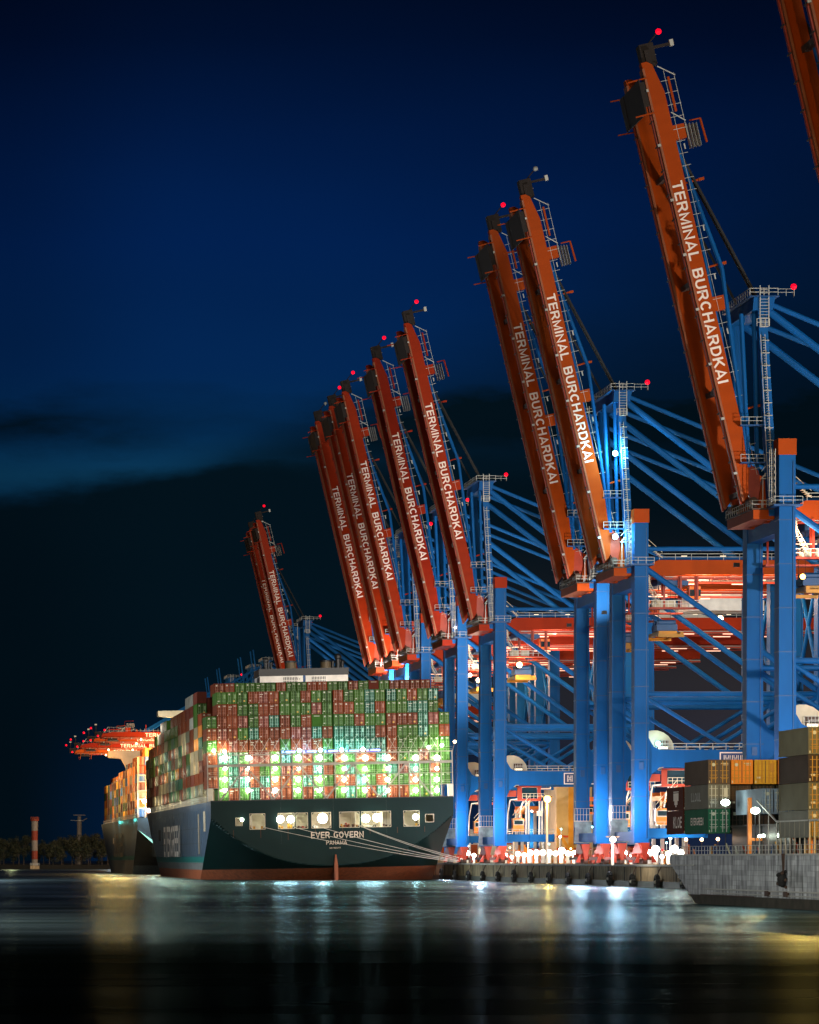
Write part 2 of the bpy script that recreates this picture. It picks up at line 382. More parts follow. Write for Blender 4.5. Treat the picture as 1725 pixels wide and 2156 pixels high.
# ------------------------------------------------------------------ gantry crane
def lerp(a, b, t): return a + (b - a) * t
GZ = 57.5       # hinge height above the rail
def crane_parts(tone):
    P = BOOM_TONES[tone]
    root = empty('gantry_crane')
    # legs -------------------------------------------------
    def leg(x, y, z0, z1, cap):
        b = MB(); w, d = 1.4, 1.5
        b.prism([(x - w, z0 + 9), (x - w * .93, z1), (x + w * .93, z1), (x + w, z0 + 9)], y - d, y + d, BLUE)
        b.box(x - w, x + w, y - d, y + d, z0, z0 + 9, BLUE)
        for z in range(int(z0) + 9, int(z1) - 3, 7): b.box(x - w - .02, x + w + .02, y - d - .02, y + d + .02, z, z + .16, BLUED)
        b.tube((x + .9, y - d - .1, z0 + 1), (x + .9, y - d - .1, z1 - 1), .07, BLUED, 4); b.box(x - .5, x + .35, y - d - .12, y - d, z0 + 14, z0 + 15.4, BLUED)
        o = b.build('leg', root)
        if cap:
            c = MB(); c.box(x - 1.45, x + 1.45, y - 1.55, y + 1.55, z1, z1 + 2.6, P); c.build('leg_cap', o)
            c = MB(); c.box(x - 2.4, x + 2.2, y - 2.5, y + 2.5, z1 - 8.2, z1 - 7.9, BLUED)
            c.rail([(x - 2.4, y + 2.5, z1 - 7.9), (x - 2.4, y - 2.5, z1 - 7.9), (x + 2.2, y - 2.5, z1 - 7.9)], GALV, 1.2, 1.2, .05); c.build('platform', o)
            c = MB()
            for zz in range(0, 9): c.rail([(x - 1.9, y - 1.4, z1 - 7.9 + zz), (x - 1.9, y, z1 - 7.9 + zz)], GALV, .5, .6, .05)
            for yy in (y - 1.4, y, ): c.tube((x - 1.9, yy, z1 - 8), (x - 1.9, yy, z1 + 1), .06, GALV, 4); c.tube((x - 2.5, yy, z1 - 8), (x - 2.5, yy, z1 + 1), .06, GALV, 4)
            c.build('ladder', o)
        return o
    leg(0, -11, 4.2, 65.4, True)
    far = leg(0, 11, 4.2, 56.5, False); leg(35, -11, 4.2, 61.5, False); leg(35, 11, 4.2, 61.5, False)
    c = MB(); c.prism([(-1.9, 4.4), (-1.6, 7.6), (1.6, 7.6), (1.9, 4.4)], 9.2, 9.45, GREYPL); c.box(-1.75, 1.75, 9.15, 9.4, 7.6, 8.8, GREYPL)
    c.rail([(-1.9, 8.9, 9.0), (1.9, 8.9, 9.0)], GALV, 2.6, .6, .05); c.box(-1.9, 1.9, 8.8, 9.4, 8.9, 9.05, GALV); c.build('leg_guard', far)
    # bogies -----------------------------------------------
    for (x, y) in ((0, -11), (0, 11), (35, -11), (35, 11)):
        b = MB()
        b.prism([(y - 1.3, 4.2), (y + 1.3, 4.2), (y + 4.2, 2.6), (y + 4.2, 2.2), (y - 4.2, 2.2), (y - 4.2, 2.6)], x - .6, x + .6, RED, 'x')
        for s in (-1, 1):
            yc = y + s * 3
            b.prism([(yc - .4, 2.2), (yc + .4, 2.2), (yc + 2.0, 1.2), (yc - 2.0, 1.2)], x - .7, x + .7, RED, 'x')
            for q in (-1.5, -.5, .5, 1.5): b.tube((x - .45, yc + q, .62), (x + .45, yc + q, .62), .5, RUST, 10)
            b.box(x - 1.1, x + 1.1, yc - .35, yc + .35, 1.2, 2.1, RED)
        b.prism([(x - .9, 4.2), (x + .9, 4.2), (x + .25, .8), (x - .25, .8)], y - 4.9, y - 4.5, RED); b.box(x - 1.8, x - 1.1, y - 4.2, y + 4.2, .9, 1.5, RUST); b.box(x + 1.1, x + 1.8, y - 4.2, y + 4.2, .9, 1.5, RUST); b.prism([(x - 2.2, .4), (x - 1.2, 2.2), (x - 1.2, .4)][::-1], y - 5.2, y - 4.9, RED); b.prism([(x + 2.2, .4), (x + 1.2, .4), (x + 1.2, 2.2)][::-1], y - 5.2, y - 4.9, RED)
        b.ball((x - 1.5, y - 4.8, .9), .22, E_RED, 6); b.ball((x + 1.5, y - 4.8, .9), .18, E_WARM, 6)
        b.build('bogie', root)
    for x in (0, 35):
        b = MB(); b.box(x - .9, x + .9, -9.5, 9.5, 4.6, 6.4, BLUE); b.build('sill_beam', root)
    # portal and bracing -----------------------------------
    for y in (-11, 11):
        b = MB()
        b.prism([(1.36, 15.6), (2.1, 17.4), (3.6, 18.7), (31.4, 18.7), (32.9, 17.4), (33.64, 15.6), (33.64, 24.4), (32.6, 22.6), (31.4, 22.0), (3.6, 22.0), (2.4, 22.6), (1.36, 24.4)][::-1], y - 1.1, y + 1.1, BLUE)
        po = b.build('portal_beam', root)
        c = MB(); c.rail([(3.6, y - 1.0, 22.0), (31.4, y - 1.0, 22.0)], GALV, 1.2, 2.4, .06); c.build('railing', po)
        if y < 0:
            c = MB(); x0, x1, z0, z1 = 15.0, 22.4, 18.85, 21.55; yy = y - 1.1
            c.box(x0, x1, yy - .04, yy - .01, z0, z1, SIGNB)
            for (a0, a1, c0, c1) in ((x0, x1, z0, z0 + .22), (x0, x1, z1 - .22, z1), (x0, x0 + .22, z0 + .22, z1 - .22), (x1 - .22, x1, z0 + .22, z1 - .22)):
                c.box(a0, a1, yy - .08, yy - .04, c0, c1, LETTER)
            sg = c.build('sign', po)
            o = link('lettering', fit_text('HHLA', 5.7, 1.5, LETTER, t=.2, weight=.30, gap=.30), sg, (18.7, yy - .06, 20.2)); o.rotation_euler = (R(90), 0, 0)
            o = link('lettering', fit_text('HHLA', 5.7, 1.5, SIGNB, t=.2, weight=.11, gap=.30), sg, (18.7, yy - .1, 20.2)); o.rotation_euler = (R(90), 0, 0)
        def br(p, q, r):
            c = MB(); c.tube(p, q, r, BLUE, 10); c.build('brace', root)
        br((1.3, y, 60.5), (33.7, y, 60.5), .42)
        br((1.3, y, 32.7), (33.7, y, 32.7), .50)
        br((1.3, y, 56.6), (33.6, y, 33.6), .55)
        br((1.3, y, 32.0), (17, y, 22.3), .42); br((33.7, y, 32.0), (18, y, 22.3), .42)
    for z, r in ((32.7, .5), (60.5, .4)):
        b = MB(); b.tube((35, -9.5, z), (35, 9.5, z), r, BLUE, 10); b.build('brace', root)
    for s in (1, -1):
        b = MB(); b.tube((35, -9.6 * s, 33.5), (35, 9.6 * s, 59.5), .4, BLUE, 8); b.build('brace', root)
    # cross beam + hinge platform ---------------------------
    b = MB(); b.box(-1.2, 1.2, -9.4, 10, 53.2, 55.4, BLUE); b.box(-4.6, 1.3, -8.9, 9.4, 55.5, 57.0, P)
    b.box(-4.8, 1.2, -9.1, 9.6, 57.05, 57.25, RUST); b.build('cross_beam', root)
    b = MB()
    for y in (-6.35, 6.35):
        b.prism([(-3.6, 57.3), (1.5, 57.3), (.8, 63.5), (-1.2, 64.5), (-3.0, 61)], y - 1.3, y + 1.3, P)
        b.tube((-4.3, y - 1.5, GZ + 1.0), (-4.3, y + 1.5, GZ + 1.0), .7, RUST, 10)
        b.box(-1.9, -.2, y - 1.9, y - 1.4, 59.2, 62.8, RUST); b.box(.3, 1.6, y - 1.6, y - 1.3, 58, 60, WHITE)
    b.box(-1.0, 1.6, -4.8, 4.8, 58.2, 60.6, RED); b.box(-3.4, -1.2, -4.6, -1.0, 57.3, 58.9, RUST)
    b.build('hinge_machinery', root)
    b = MB(); b.rail([(-4.8, 9.4, 57.3), (-4.8, -9.0, 57.3), (1.2, -9.0, 57.3)], GALV, 1.2, 1.5, .06)
    for a in range(10):
        b.box(-3.2 + a * .32, -2.4 + a * .32, -8.6, -7.7, 62.0 + a * .42, 62.12 + a * .42, GALV)
    b.tube((-3.2, -8.6, 63.2), (.2, -8.6, 67.4), .07, GALV, 4); b.tube((-3.2, -8.6, 62), (.2, -8.6, 66.2), .12, GALV, 4)
    b.box(-.1, 1.6, -8.8, -7.4, 66.2, 66.35, GALV); b.rail([(-.1, -8.8, 66.3), (1.6, -8.8, 66.3)], GALV, 1.1, .8, .05)
    b.tube((-3.0, -8.6, 57.3), (-3.0, -8.6, 62.2), .08, GALV, 4); b.tube((.8, -8.6, 57.3), (.8, -8.6, 66.2), .08, GALV, 4)
    b.build('railing', root)
    # trolley girders ----------------------------------------
    for y in (-5.2, 5.2):
        b = MB()
        b.prism([(-2.2, 55.2), (1.6, 57.2), (4.6, 58.8), (76, 58.8), (76, 56.0), (9, 56.0), (6.5, 55.4)][::-1], y - .7, y + .7, P)
        b.box(-1, 76, y - 1.1, y - .75, 55.0, 55.35, RED); b.box(1.5, 76, y - .72, y - .78, 55.5, 55.62, E_DIM if False else GALV)
        g = b.build('trolley_girder', root)
        if y < 0:
            c = MB(); c.rail([(4.8, y - .6, 58.8), (76, y - .6, 58.8)], GALV, 1.2, 3.0, .06)
            for x in (9, 16.5, 24, 31.5, 39, 47, 55, 63): c.box(x, x + 1.1, y - .75, y - .65, 59.5, 59.62, E_DIM)
            c.build('railing', g)
        c = MB()
        for x in range(10, 76, 11): c.box(x, x + 4.2, y - 1.15, y - 1.1, 54.8, 54.98, E_WARMSTRIP)
        c.build('light_strip', g)
    b = MB()
    for x in (20, 34, 48, 62, 75): b.box(x, x + 1, -4.4, 4.4, 56.2, 57.4, RED)
    b.build('girder_tie', root)
    b = MB()
    b.box(1, 12, 6.2, 8.6, 49.2, 49.5, RED); b.box(1.2, 1.5, 6.3, 6.6, 49.5, 56, RED); b.build('maintenance_platform', root); b = MB()
    b.box(1.0, 12, -8.6, -6.2, 49.2, 49.5, RED)
    for x in (1.6, 5.2, 8.4, 11.6):
        for y in (-8.2, -6.5): b.box(x - .18, x + .18, y - .18, y + .18, 49.5, 55.6, RED)
    b.rail([(1, -8.6, 49.5), (12, -8.6, 49.5)], WHITE, 1.3, 1.2, .07)
    b.box(3, 7.5, -8.0, -6.6, 49.6, 50.9, CREAM); b.box(1.2, 6, -7.4, -6.8, 51.6, 51.75, E_WARMSTRIP)
    b.build('maintenance_platform', root)
    b = MB()
    def stairs(x0, z0, x1, z1, y, n):
        for a in range(n):
            t = a / n; x = lerp(x0, x1, t); z = lerp(z0, z1, t)
            b.box(x - .35, x + .35, y - .5, y + .5, z, z + .1, CREAM)
        for dz in (0, 1.1): b.tube((x0, y - .55, z0 + dz), (x1, y - .55, z1 + dz), .08, CREAM, 4)
    stairs(1.7, 61.5, 4.6, 58.9, -8.9, 9); stairs(1.8, 56.6, 2.2, 53, -8.9, 9); stairs(2.2, 53, 4.0, 49.8, -8.9, 9)
    b.build('stairway', root)
    # trolley, ropes, spreader -------------------------------
    b = MB(); b.box(4.5, 10.5, -5.5, 5.5, 54.0, 54.9, BLUED); b.box(5, 8, -2.8, 2.8, 54.9, 56.4, BLUED); b.box(10.8, 13, -4.6, -2.4, 51.4, 53.8, ORANGE)
    b.box(10.75, 13.05, -4.65, -4.6, 51.9, 53.2, GLASSD); b.tube((10.8, -4.7, 54), (10.8, -4.7, 51), .1, RED, 4); b.build('trolley', root)
    b = MB()
    for x in (5.4, 8.6):
        for y in (-2.2, 2.2): b.tube((x, y, 46.6), (x, y, 54), .05, RUBBER, 4)
    b.build('hoist_rope', root)
    b = MB(); b.box(5.0, 9.0, -2.4, 2.4, 45.4, 46.6, BLUED)
    for y in (-1.5, 1.5): b.tube((5.2, y, 47.0), (8.8, y, 47.0), .55, BLUED, 8)
    b.box(4.6, 5.2, -6, 6, 44.4, 45.0, YEL); b.box(8.8, 9.4, -6, 6, 44.4, 45.0, YEL); b.box(5.2, 8.8, -3, 3, 44.5, 45.3, YEL)
    for y in (-6, 6): b.box(4.5, 9.5, y - .3, y + .3, 43.9, 44.5, YEL)
    b.build('spreader', root)
    # A-frame --------------------------------------------------
    b = MB()
    for y in (-8.2, 8.2): b.hexa([(-2.1, y - .8, 56), (-.5, y - .8, 56), (-.5, y + .8, 56), (-2.1, y + .8, 56), (-3.9, y - .8, 89.5), (-2.5, y - .8, 89.5), (-2.5, y + .8, 89.5), (-3.9, y + .8, 89.5)], BLUE)
    b.build('mast', root)
    b = MB(); b.prism([(-4.8, 88.9), (-1.6, 88.9), (-1.2, 91), (-4.6, 91)][::-1], -9.4, 9.4, BLUE); b.box(-5.4, -.6, -9.8, 9.8, 91.02, 91.15, BLUED)
    ab = b.build('apex_beam', root)
    c = MB(); c.rail([(-.8, 9.6, 91.15), (-5.3, 9.6, 91.15), (-5.3, -9.6, 91.15), (-.8, -9.6, 91.15)], GALV, 1.2, 1.6, .06)
    c.rail([(-.8, -9.6, 91.15), (1.8, -9.6, 91.15)], GALV, 1.1, 1.2, .05)
    c.box(-3.6, -2.4, -9.6, -8.8, 86.2, 86.35, GALV); c.rail([(-4.2, -9.7, 86.3), (-2.2, -9.7, 86.3)], GALV, 1.2, .6, .06)
    for x in (-3.7, -2.3): c.tube((x, -9.7, 86.2), (x, -9.7, 92.8), .09, GALV, 4)
    for z in range(12): c.tube((-3.7, -9.7, 86.6 + z * .5), (-2.3, -9.7, 86.6 + z * .5), .05, GALV, 4)
    c.build('railing', ab)
    c = MB(); c.tube((1.7, -9.6, 91), (1.7, -9.6, 92.3), .07, RUST, 4); c.ball((1.7, -9.6, 92.6), .5, E_RED, 8); c.build('warning_lamp', ab)
    b = MB()
    for zz in range(0, 26, 2): b.box(-3.4 + .045 * zz, -2.2 + .045 * zz, -9.6, -8.9, 84 - zz, 84.1 - zz, GALV)
    for zz in range(60): b.box(-3.2 + .024 * zz, -2.8 + .024 * zz, -9.5, -9.1, 84.5 - zz * .42, 84.58 - zz * .42, GALV)
    b.tube((-3.6, -9.6, 85), (-2.3, -9.6, 59), .06, GALV, 4); b.tube((-2.9, -9.6, 85), (-1.6, -9.6, 59), .06, GALV, 4)
    for z in (64.5, 70.5): b.box(-6.5, -1.4, -8.6, -7.4, z, z + .2, BLUED); b.rail([(-6.5, -8.6, z + .2), (-1.4, -8.6, z + .2)], GALV, 1.2, 1.2, .05)
    b.build('mast_ladder', root)
    for y in (-8.2, 8.2):
        for q, r in (((34.6, y, 61), .62), ((75, y * .66, 58.8), .42)):
            b = MB(); b.tube((-2.6, y, 89.4 if r > .5 else 90.4), q, r, BLUE, 10); b.build('backstay', root)
        b = MB(); b.tube((-4.2, y * .9, 89.5), (-3.4, y * .8, 62), .34, BLUE, 8); b.tube((-6.2, y * .9, 88.6), (-4.9, y * .85, 64), .36, BLUE, 8)
        b.tube((-9.2, y * .85, 96), (-4.9, y * .85, 64), .34, BLUE, 8); b.build('forestay', root)
    for y in (-7, -5.8, 5.8):
        pass
    # cabins under the portal ---------------------------------
    b = MB()
    b.box(1.6, 13, -9.8, -6, 5.6, 6.0, BLUED); b.box(1.5, 13.2, -10, -9.8, 5.2, 7.0, BLUE); b.rail([(1.6, -9.9, 7.0), (13, -9.9, 7.0)], GALV, 1.2, 1.6, .06)
    b.prism([(7.5, 5.2), (12.4, 5.2), (13.2, 7.0), (7.0, 7.0)], -10.3, -10.0, BLUE)
    b.build('access_platform', root)
    b = MB(); b.box(3.4, 6.0, -9.6, -7.2, 7.7, 10.8, ORANGE); b.box(3.5, 5.9, -9.65, -9.6, 9.2, 10.5, GALV); b.box(3.7, 5.7, -9.7, -9.65, 9.4, 10.3, GLASSD)
    b.build('checker_cabin', root)
    b = MB(); b.box(4.4, 10.0, -9.6, -5, 15.0, 15.5, RED); b.box(4.6, 10.2, -9.4, -5.2, 18.2, 18.5, RED); b.box(4.4, 5.5, -9.5, -9.2, 15.5, 18.2, RED); b.box(9.2, 10, -9.5, -9.2, 15.5, 18.2, RED)
    b.box(5.6, 9.1, -9.2, -9.0, 15.6, 18.1, GLASSD); b.box(1.8, 4.2, -9.4, -7, 16.0, 17.4, RED)
    for a in range(14): b.box(3.2 + a * .3, 3.9 + a * .3, -9.9, -9.5, 10.4 + a * .34, 10.5 + a * .34, YEL)
    b.tube((3.2, -9.95, 10.4), (7.4, -9.95, 15.2), .08, CREAM, 4); b.tube((3.2, -9.95, 11.5), (7.4, -9.95, 16.3), .08, CREAM, 4)
    b.rail([(5.6, -9.7, 15.5), (11, -9.7, 15.5)], CREAM, 1.2, .9, .06)
    b.build('control_house', root)
    b = MB()
    b.path([(1.9, -9.4, 7), (2.1, -9.4, 12), (2.7, -9.4, 15.2), (4.4, -9.4, 15.4)], .16, WHITE, 5)
    b.path([(4.9, -9.4, 11), (5.2, -9.4, 13), (5.8, -9.4, 15)], .16, WHITE, 5)
    for x in (7.0, 10.2): b.box(x, x + .9, -6, -5.2, 7, 15, WHITE); b.box(x + .25, x + .5, -6.06, -6, 7, 15, BLUED)
    b.box(9.2, 10.4, -9.0, -8.8, 11.4, 12.6, CREAM)
    b.build('support_frame', root)
    b = MB()
    n = 20
    for (y0, y1, rr) in ((-10.2, -9.9, 3.8), (-8.0, -7.7, 3.8)):
        b.tube((2.9, y0, 22.0), (2.9, y1, 22.0), rr, CREAM, n)
    b.tube((2.9, -9.9, 22.0), (2.9, -8.0, 22.0), 3.2, RUST, n); b.box(3.4, 5.6, -10.5, -10.2, 22.1, 23.8, RUST); b.box(3.6, 5.4, -10.55, -10.5, 22.2, 22.7, E_DIM)
    b.rail([(3.2, -10.6, 22.1), (6.0, -10.6, 22.1)], GALV, 1.8, .5, .05)
    b.build('cable_reel', root)
    b = MB(); b.box(46, 64, -6, 6, 60.5, 66.5, WHITE); b.box(46.5, 63.5, -5.5, 5.5, 66.5, 67, BLUED); b.build('machinery_house', root)
    return root
TIPD = mat('tip_dark_steel', (.018, .012, .010), .8)
FLG = mat('girder_flange', (.30, .085, .03), .6, var=.15)
E_WARMSTRIP = emit('strip_warm', (1, .55, .38), 1.6)
def boom_part(root, tone, raised=True):
    P = BOOM_TONES[tone]; Lb = 73.6
    b = MB(); H = 1.32
    for y in (-6.35, 6.35):
        poly = [(-1.2, -H), (-2.2, -.2), (-7.6, H), (-(Lb - 5.2), H), (-(Lb - .6), .35), (-Lb, -.4), (-Lb, -H)]
        b.prism(poly, y - .85, y + .85, P)
        b.box(-Lb + 1, -1.4, y - 1.15, y + 1.15, -H - .12, -H - .01, FLG); b.box(-Lb + 1, -1.4, y - 1.17, y - .87, -H - .009, -H + .22, FLG)
        b.box(-Lb + 3, -1.0, y - .35, y + .35, -H - .34, -H - .13, RED)
        b.prism([(-7.2, H * .8), (-2.4, -.1), (.2, .8), (-.4, 1.9), (-5.6, 2.3)], y - .6, y + .6, RED)
        for s in range(4, 72, 4): b.box(-s - .12, -s + .12, y - 1.1, y + 1.1, -H - .42, -H - .35, RUST)
    for s in (3, 20, 38, 56, 71): b.box(-s - .4, -s + .4, -5.5, 5.5, -.2, .9, RUST)
    bo = b.build('boom', root); bo.location = (-4.3, 0, GZ)
    if raised: bo.rotation_euler = (0, R(76.94), 0)
    me = fit_text('TERMINAL BURCHARDKAI', 33.2, 1.72, LETTER, bold=.022)
    o = link('lettering', me, bo, (-(53.8 + 20.6) / 2, -6.35 - .90, -.05)); o.rotation_euler = (R(90), 0, 0)
    c = MB()      # tip platform, cages
    for y in (-6.35, 6.35):
        c.box(-70.5, -66.5, y - 1.4, y - 1.0, -H - 1.0, -H - .3, TIPD); c.box(-71, -65.5, y - 1.4, y + 1.2, -H - 1.2, -H - 1.0, TIPD)
    for s in (-71, -65.3): c.tube((s, -7.7, -H + .2), (s, -7.2, -H - 2.8), .13, P, 5)
    for s in (-71, -65.3): c.tube((s, 7.7, -H + .2), (s, 7.2, -H - 2.8), .13, P, 5)
    c.box(-71, -65.5, -5, 5, -H - 1.1, -H - .9, TIPD)
    c.box(-76.6, -73.0, -6.6, -4.2, -.9, 1.4, TIPD); c.box(-75.5, -73.3, -7.1, -5.2, -.4, .6, TIPD); c.tube((-76.4, -5, .6), (-78.0, -5, 2.6), .12, TIPD, 5)
    c.box(-76.2, -75.8, -5.2, -4.6, 1.4, 4.4, TIPD); c.box(-76.6, -75.6, -5.3, -4.5, 4.4, 5.0, GALV); c.tube((-74.5, -6, .2), (-74.6, -6, 1.6), .07, GALV, 4)
    c.build('tip_platform', bo)
    c = MB(); c.ball((-78.3, -5, 3.1), .5, E_RED, 8); c.build('warning_lamp', bo)
    c = MB()      # landside walkway and lugs
    for s in (61.5, 33.2): c.box(-s - 1.2, -s + 1.1, -7.1, -5.6, H, H + 1.9, P); c.build('lug', bo); c = MB()
    for (s, l) in ((53.3, 3.2), (39.3, 3.6), (15.7, 4.4)):
        c.tube((-s, -6.4, H), (-s - .2, -6.4, H + l), .16, P, 6); c.box(-s - .3, -s + .1, -6.7, -6.1, H + l - .9, H + l, P); c.build('outrigger', bo); c = MB()
    c.tube((-63, -6.4, H + 4.8), (-59, -6.4, H + 5.0), .18, P, 6); c.tube((-63, -6.4, H + 3), (-63, -6.4, H + 4.8), .12, P, 5)
    c.build('outrigger', bo)
    c = MB()
    zb = H + .2
    c.tube((-72.5, -7.4, zb - .5), (-70.5, -7.4, zb + 2.0), .1, GALV, 4); c.tube((-64.8, -7.4, zb), (-63, -7.4, zb + 2.0), .1, GALV, 4)
    for s in list(range(44, 71, 2)) + list(range(6, 44, 4)):
        c.tube((-s, -7.1, H - .2), (-s, -7.1, H + (2.2 if s > 60 else 1.5)), .05, GALV, 4)
    c.tube((-71, -7.1, H + 2.1), (-60, -7.1, H + 2.1), .05, GALV, 4); c.tube((-72, -7.1, H + .6), (-5, -7.1, H + .6), .04, GALV, 4); c.box(-70.5, -64.8, -7.3, -6.9, H + .9, H + 1.25, P)
    for s in (66.5, 59.5, 46, 38, 29): c.box(-s, -s + .9, -7.15, -7.05, H + 1.1, H + 1.3, GALV)
    for k in range(4): c.box(-62.6 + k * .1, -58.6, -7.2 - k * .2, -5.8, H + 2.2 + k * .5, H + 2.24 + k * .5, GALV)
    for s in range(6, 70, 9): c.box(-s - .2, -s + .2, -7.75, -7.55, -H - .5, -H + .02, GALV); c.box(-s - .25, -s + .25, -5.4, -5.0, -H - .1, -H + .35, CREAM)
    for s in (7, 19): c.box(-s - .2, -s + .2, -5.0, -4.6, -.9, -.5, E_WARMSTRIP)
    c.build('walkway', bo)
    return bo
def raised_ropes(root):
    b = MB()
    for y in (-6.6, -5.4, 5.8):
        b.tube((-17.4, y, 117.5), (-3.0, y, 90.5), .24, RUBBER, 4)
    b.build('hoist_cable', root)
    for y in (-6.7, 6.7):
        b = MB(); b.tube((-16.6, y, 116.2), (-9.2, y * 1.05, 96), .34, BLUE, 8); b.tube((-13.8, y, 107), (-5.4, y, 66), .26, BLUE, 6); b.build('forestay', root)

proto = {}
def get_crane(tone, raised):
    k = (tone, raised)
    if k not in proto:
        if tone in [p for p, _ in proto]:
            pass
        r = crane_parts(tone); boom_part(r, tone, raised)
        if raised: raised_ropes(r)
        else:
            for y in (-6.7, 6.7):
                for q in (-34, -56): b = MB(); b.tube((-3.4, y, 90), (q, y, GZ + 1.8), .34, BLUE, 8); b.build('forestay', r)
        proto[k] = r; return r
    return copy_tree(proto[k])
bpy.context.view_layer.update()
CX = 138.5
cranes = [
    ('Z', CX, 483, 'orange', 1, 'raised dark orange crane boom cut off by the right edge of the picture'),
    ('A', CX, 579, 'orange', 1, 'biggest blue gantry crane seen whole, raised orange boom behind the small grey barge'),
    ('B', CX, 693, 'orange', 1, 'blue gantry crane with cyan lamps on its mast, tall raised orange boom'),
    ('C', CX, 731, 'orange', 1, 'raised crane whose boom stands just left of the crane with cyan mast lamps'),
    ('D', CX, 857, 'red', 1, 'blue gantry crane right of the green ship, red boom raised, nearest to its stern'),
    ('E', CX, 916, 'deep', 1, 'raised dark red boom crane standing alone between the three-boom cluster and its neighbour'),
    ('F', CX, 981, 'red', 1, 'rightmost and tallest boom of the cluster of three raised red booms'),
    ('G', CX, 1012, 'red', 1, 'middle boom crane of the cluster of three raised red booms'),
    ('H', CX, 1047, 'red', 1, 'leftmost boom crane of the cluster of three raised red booms'),
    ('J', CX + 11.5, 1349, 'red', 1, 'raised crane above the ship funnels, the right and taller of that distant pair'),
    ('I', CX + 12.6, 1389, 'red', 1, 'left and lower crane of the distant raised pair above the ship funnels'),
    ('K', 161.5, 1620, 'red', 0, 'distant crane with boom lowered over the far ship, topmost of the four flat booms'),
    ('L', 161.0, 1678, 'orange', 0, 'distant crane with lowered boom, second from the top of four flat booms'),
    ('M', 159.0, 1773, 'deep', 0, 'distant crane with lowered boom, third from the top of four flat booms'),
    ('N', 160.4, 1861, 'amber', 0, 'distant crane with bright orange lowered boom, lowest of the four flat booms'),
]
CR = {}
for key, x, y, tone, up, lab in cranes:
    c = get_crane(tone, bool(up)); c.location = (x, y, 4.0); CR[key] = c
    tag(c, lab, 'crane', 'gantry cranes along the container quay')
WARM = (1, .62, .38); WHT = (1, .92, .78); CY = (.35, .85, 1)
for key, x, y, tone, up, lab in cranes:
    if up and key != 'Z':  # fill lights added around each crane, without modelled fixtures
        lamp((x + 14, y - 3, 4 + 53), 7500, (1, .6, .34), .5)
        lamp((x + 28, y - 2, 4 + 52), 6000, (1, .6, .34), .5)
        lamp((x + 7, y - 13.5, 4 + 13), 2200, WHT, .4)
        if key in 'ABCDEFGH': lamp((x - 5.5, y - 17, 14), 14000, (.85, .86, 1), .8)
def fill_flood_on(key, loc, W, col, to, ang=110):  # fill floods added on the far legs to brighten the next boom
    b = MB(); b.box(loc[0] - .5, loc[0] + .5, loc[1], loc[1] + .3, loc[2] - .35, loc[2] + .35, BLACK); b.box(loc[0] - .4, loc[0] + .4, loc[1] + .3, loc[1] + .34, loc[2] - .25, loc[2] + .25, E_WHITE)
    b.build('floodlight', CR[key]); c = CR[key].location; p = (c.x + loc[0], c.y + loc[1] + .8, c.z + loc[2]); to = (to[0], to[1] if key in 'ACDH' else c.y + 55, to[2]); lamp(p, W, col, .4, spot=ang, rot=aim(p, to))  # added fill flood and its spot
for key in 'BH':
    for ch in CR[key].children:
        if ch.name.startswith('boom'):
            for g in ch.children:
                if g.name.startswith('warning_lamp'): g.scale = (1, 1, 1); g.material_slots[0].link = 'OBJECT'; g.material_slots[0].material = GALV
for key, W in (('A', 200000), ('B', 24000), ('C', 300000), ('D', 95000), ('E', 90000), ('F', 60000), ('G', 70000), ('H', 400000), ('J', 42000)):
    y = CR[key].location.y; fill_flood_on(key, (-2.2, 13.0, 50), W, (1, .93, .86), (CX - 6, y + 110, 95))
def spotlight(loc, mat_, r, label, cat, group=None, name='floodlight'):
    b = MB(); b.ball((0, 0, 0), r, mat_, 8); b.box(-r * .5, r * .5, r * .6, r * 1.6, -r * .5, r * .5, BLACK)
    return tag(b.build(name, None, loc), label, cat, group)
def crane_lamp(key, loc, mat_, r, W, col, name='floodlight'):
    b = MB(); b.ball(loc, r, mat_, 8); b.box(loc[0] - r * .6, loc[0] + r * .6, loc[1] + r * .7, loc[1] + r * 1.5, loc[2] - r * .5, loc[2] + r * .5, BLACK)
    b.build(name, CR[key]); c = CR[key].location
    if W: lamp((c.x + loc[0], c.y + loc[1] - r - .3, c.z + loc[2]), W, col, r)
for z, W in ((79.0, 9000), (63.0, 4500)): crane_lamp('B', (-4.4, -9.2, z), E_CYAN, .55, W, CY)
crane_lamp('B', (16.5, -6, 47.5), E_WARM, .6, 6000, WARM)
crane_lamp('D', (5.4, -6.5, 47.5), E_WARM, .7, 9000, WARM)
crane_lamp('E', (5.0, -6.5, 46.8), E_WARM, .7, 9000, WARM)
crane_lamp('D', (2.6, -10.4, 56), E_WHITE, .3, 2500, WHT); crane_lamp('E', (2.2, -10.4, 56), E_WHITE, .3, 2500, WHT); crane_lamp('E', (2.2, -10.4, 48), E_WHITE, .4, 2500, WHT)
crane_lamp('B', (3.4, -11.2, 23.2), E_CYAN, .5, 500, (.5, 1, .95)); crane_lamp('F', (2.2, -10.4, 56), E_WHITE, .35, 2500, WHT)
crane_lamp('A', (2.6, -10.4, 52), E_WARM, .3, 3500, WARM)
crane_lamp('A', (2.4, -12.6, 46), E_SOD, .45, 0, WARM)  # sodium lamp and its spot added to throw gold on the water
_c = CR['A'].location; lamp((_c.x + 2.4, _c.y - 14, 50), 105000, (1, .48, .09), .6, spot=60, rot=aim((_c.x + 2.4, _c.y - 14, 50), (66, 262, 0)))
for k in ('H', 'G', 'E'): crane_lamp(k, (-1.2, -9.4, 60), E_WARM, .25, 5000, (1, .5, .4))
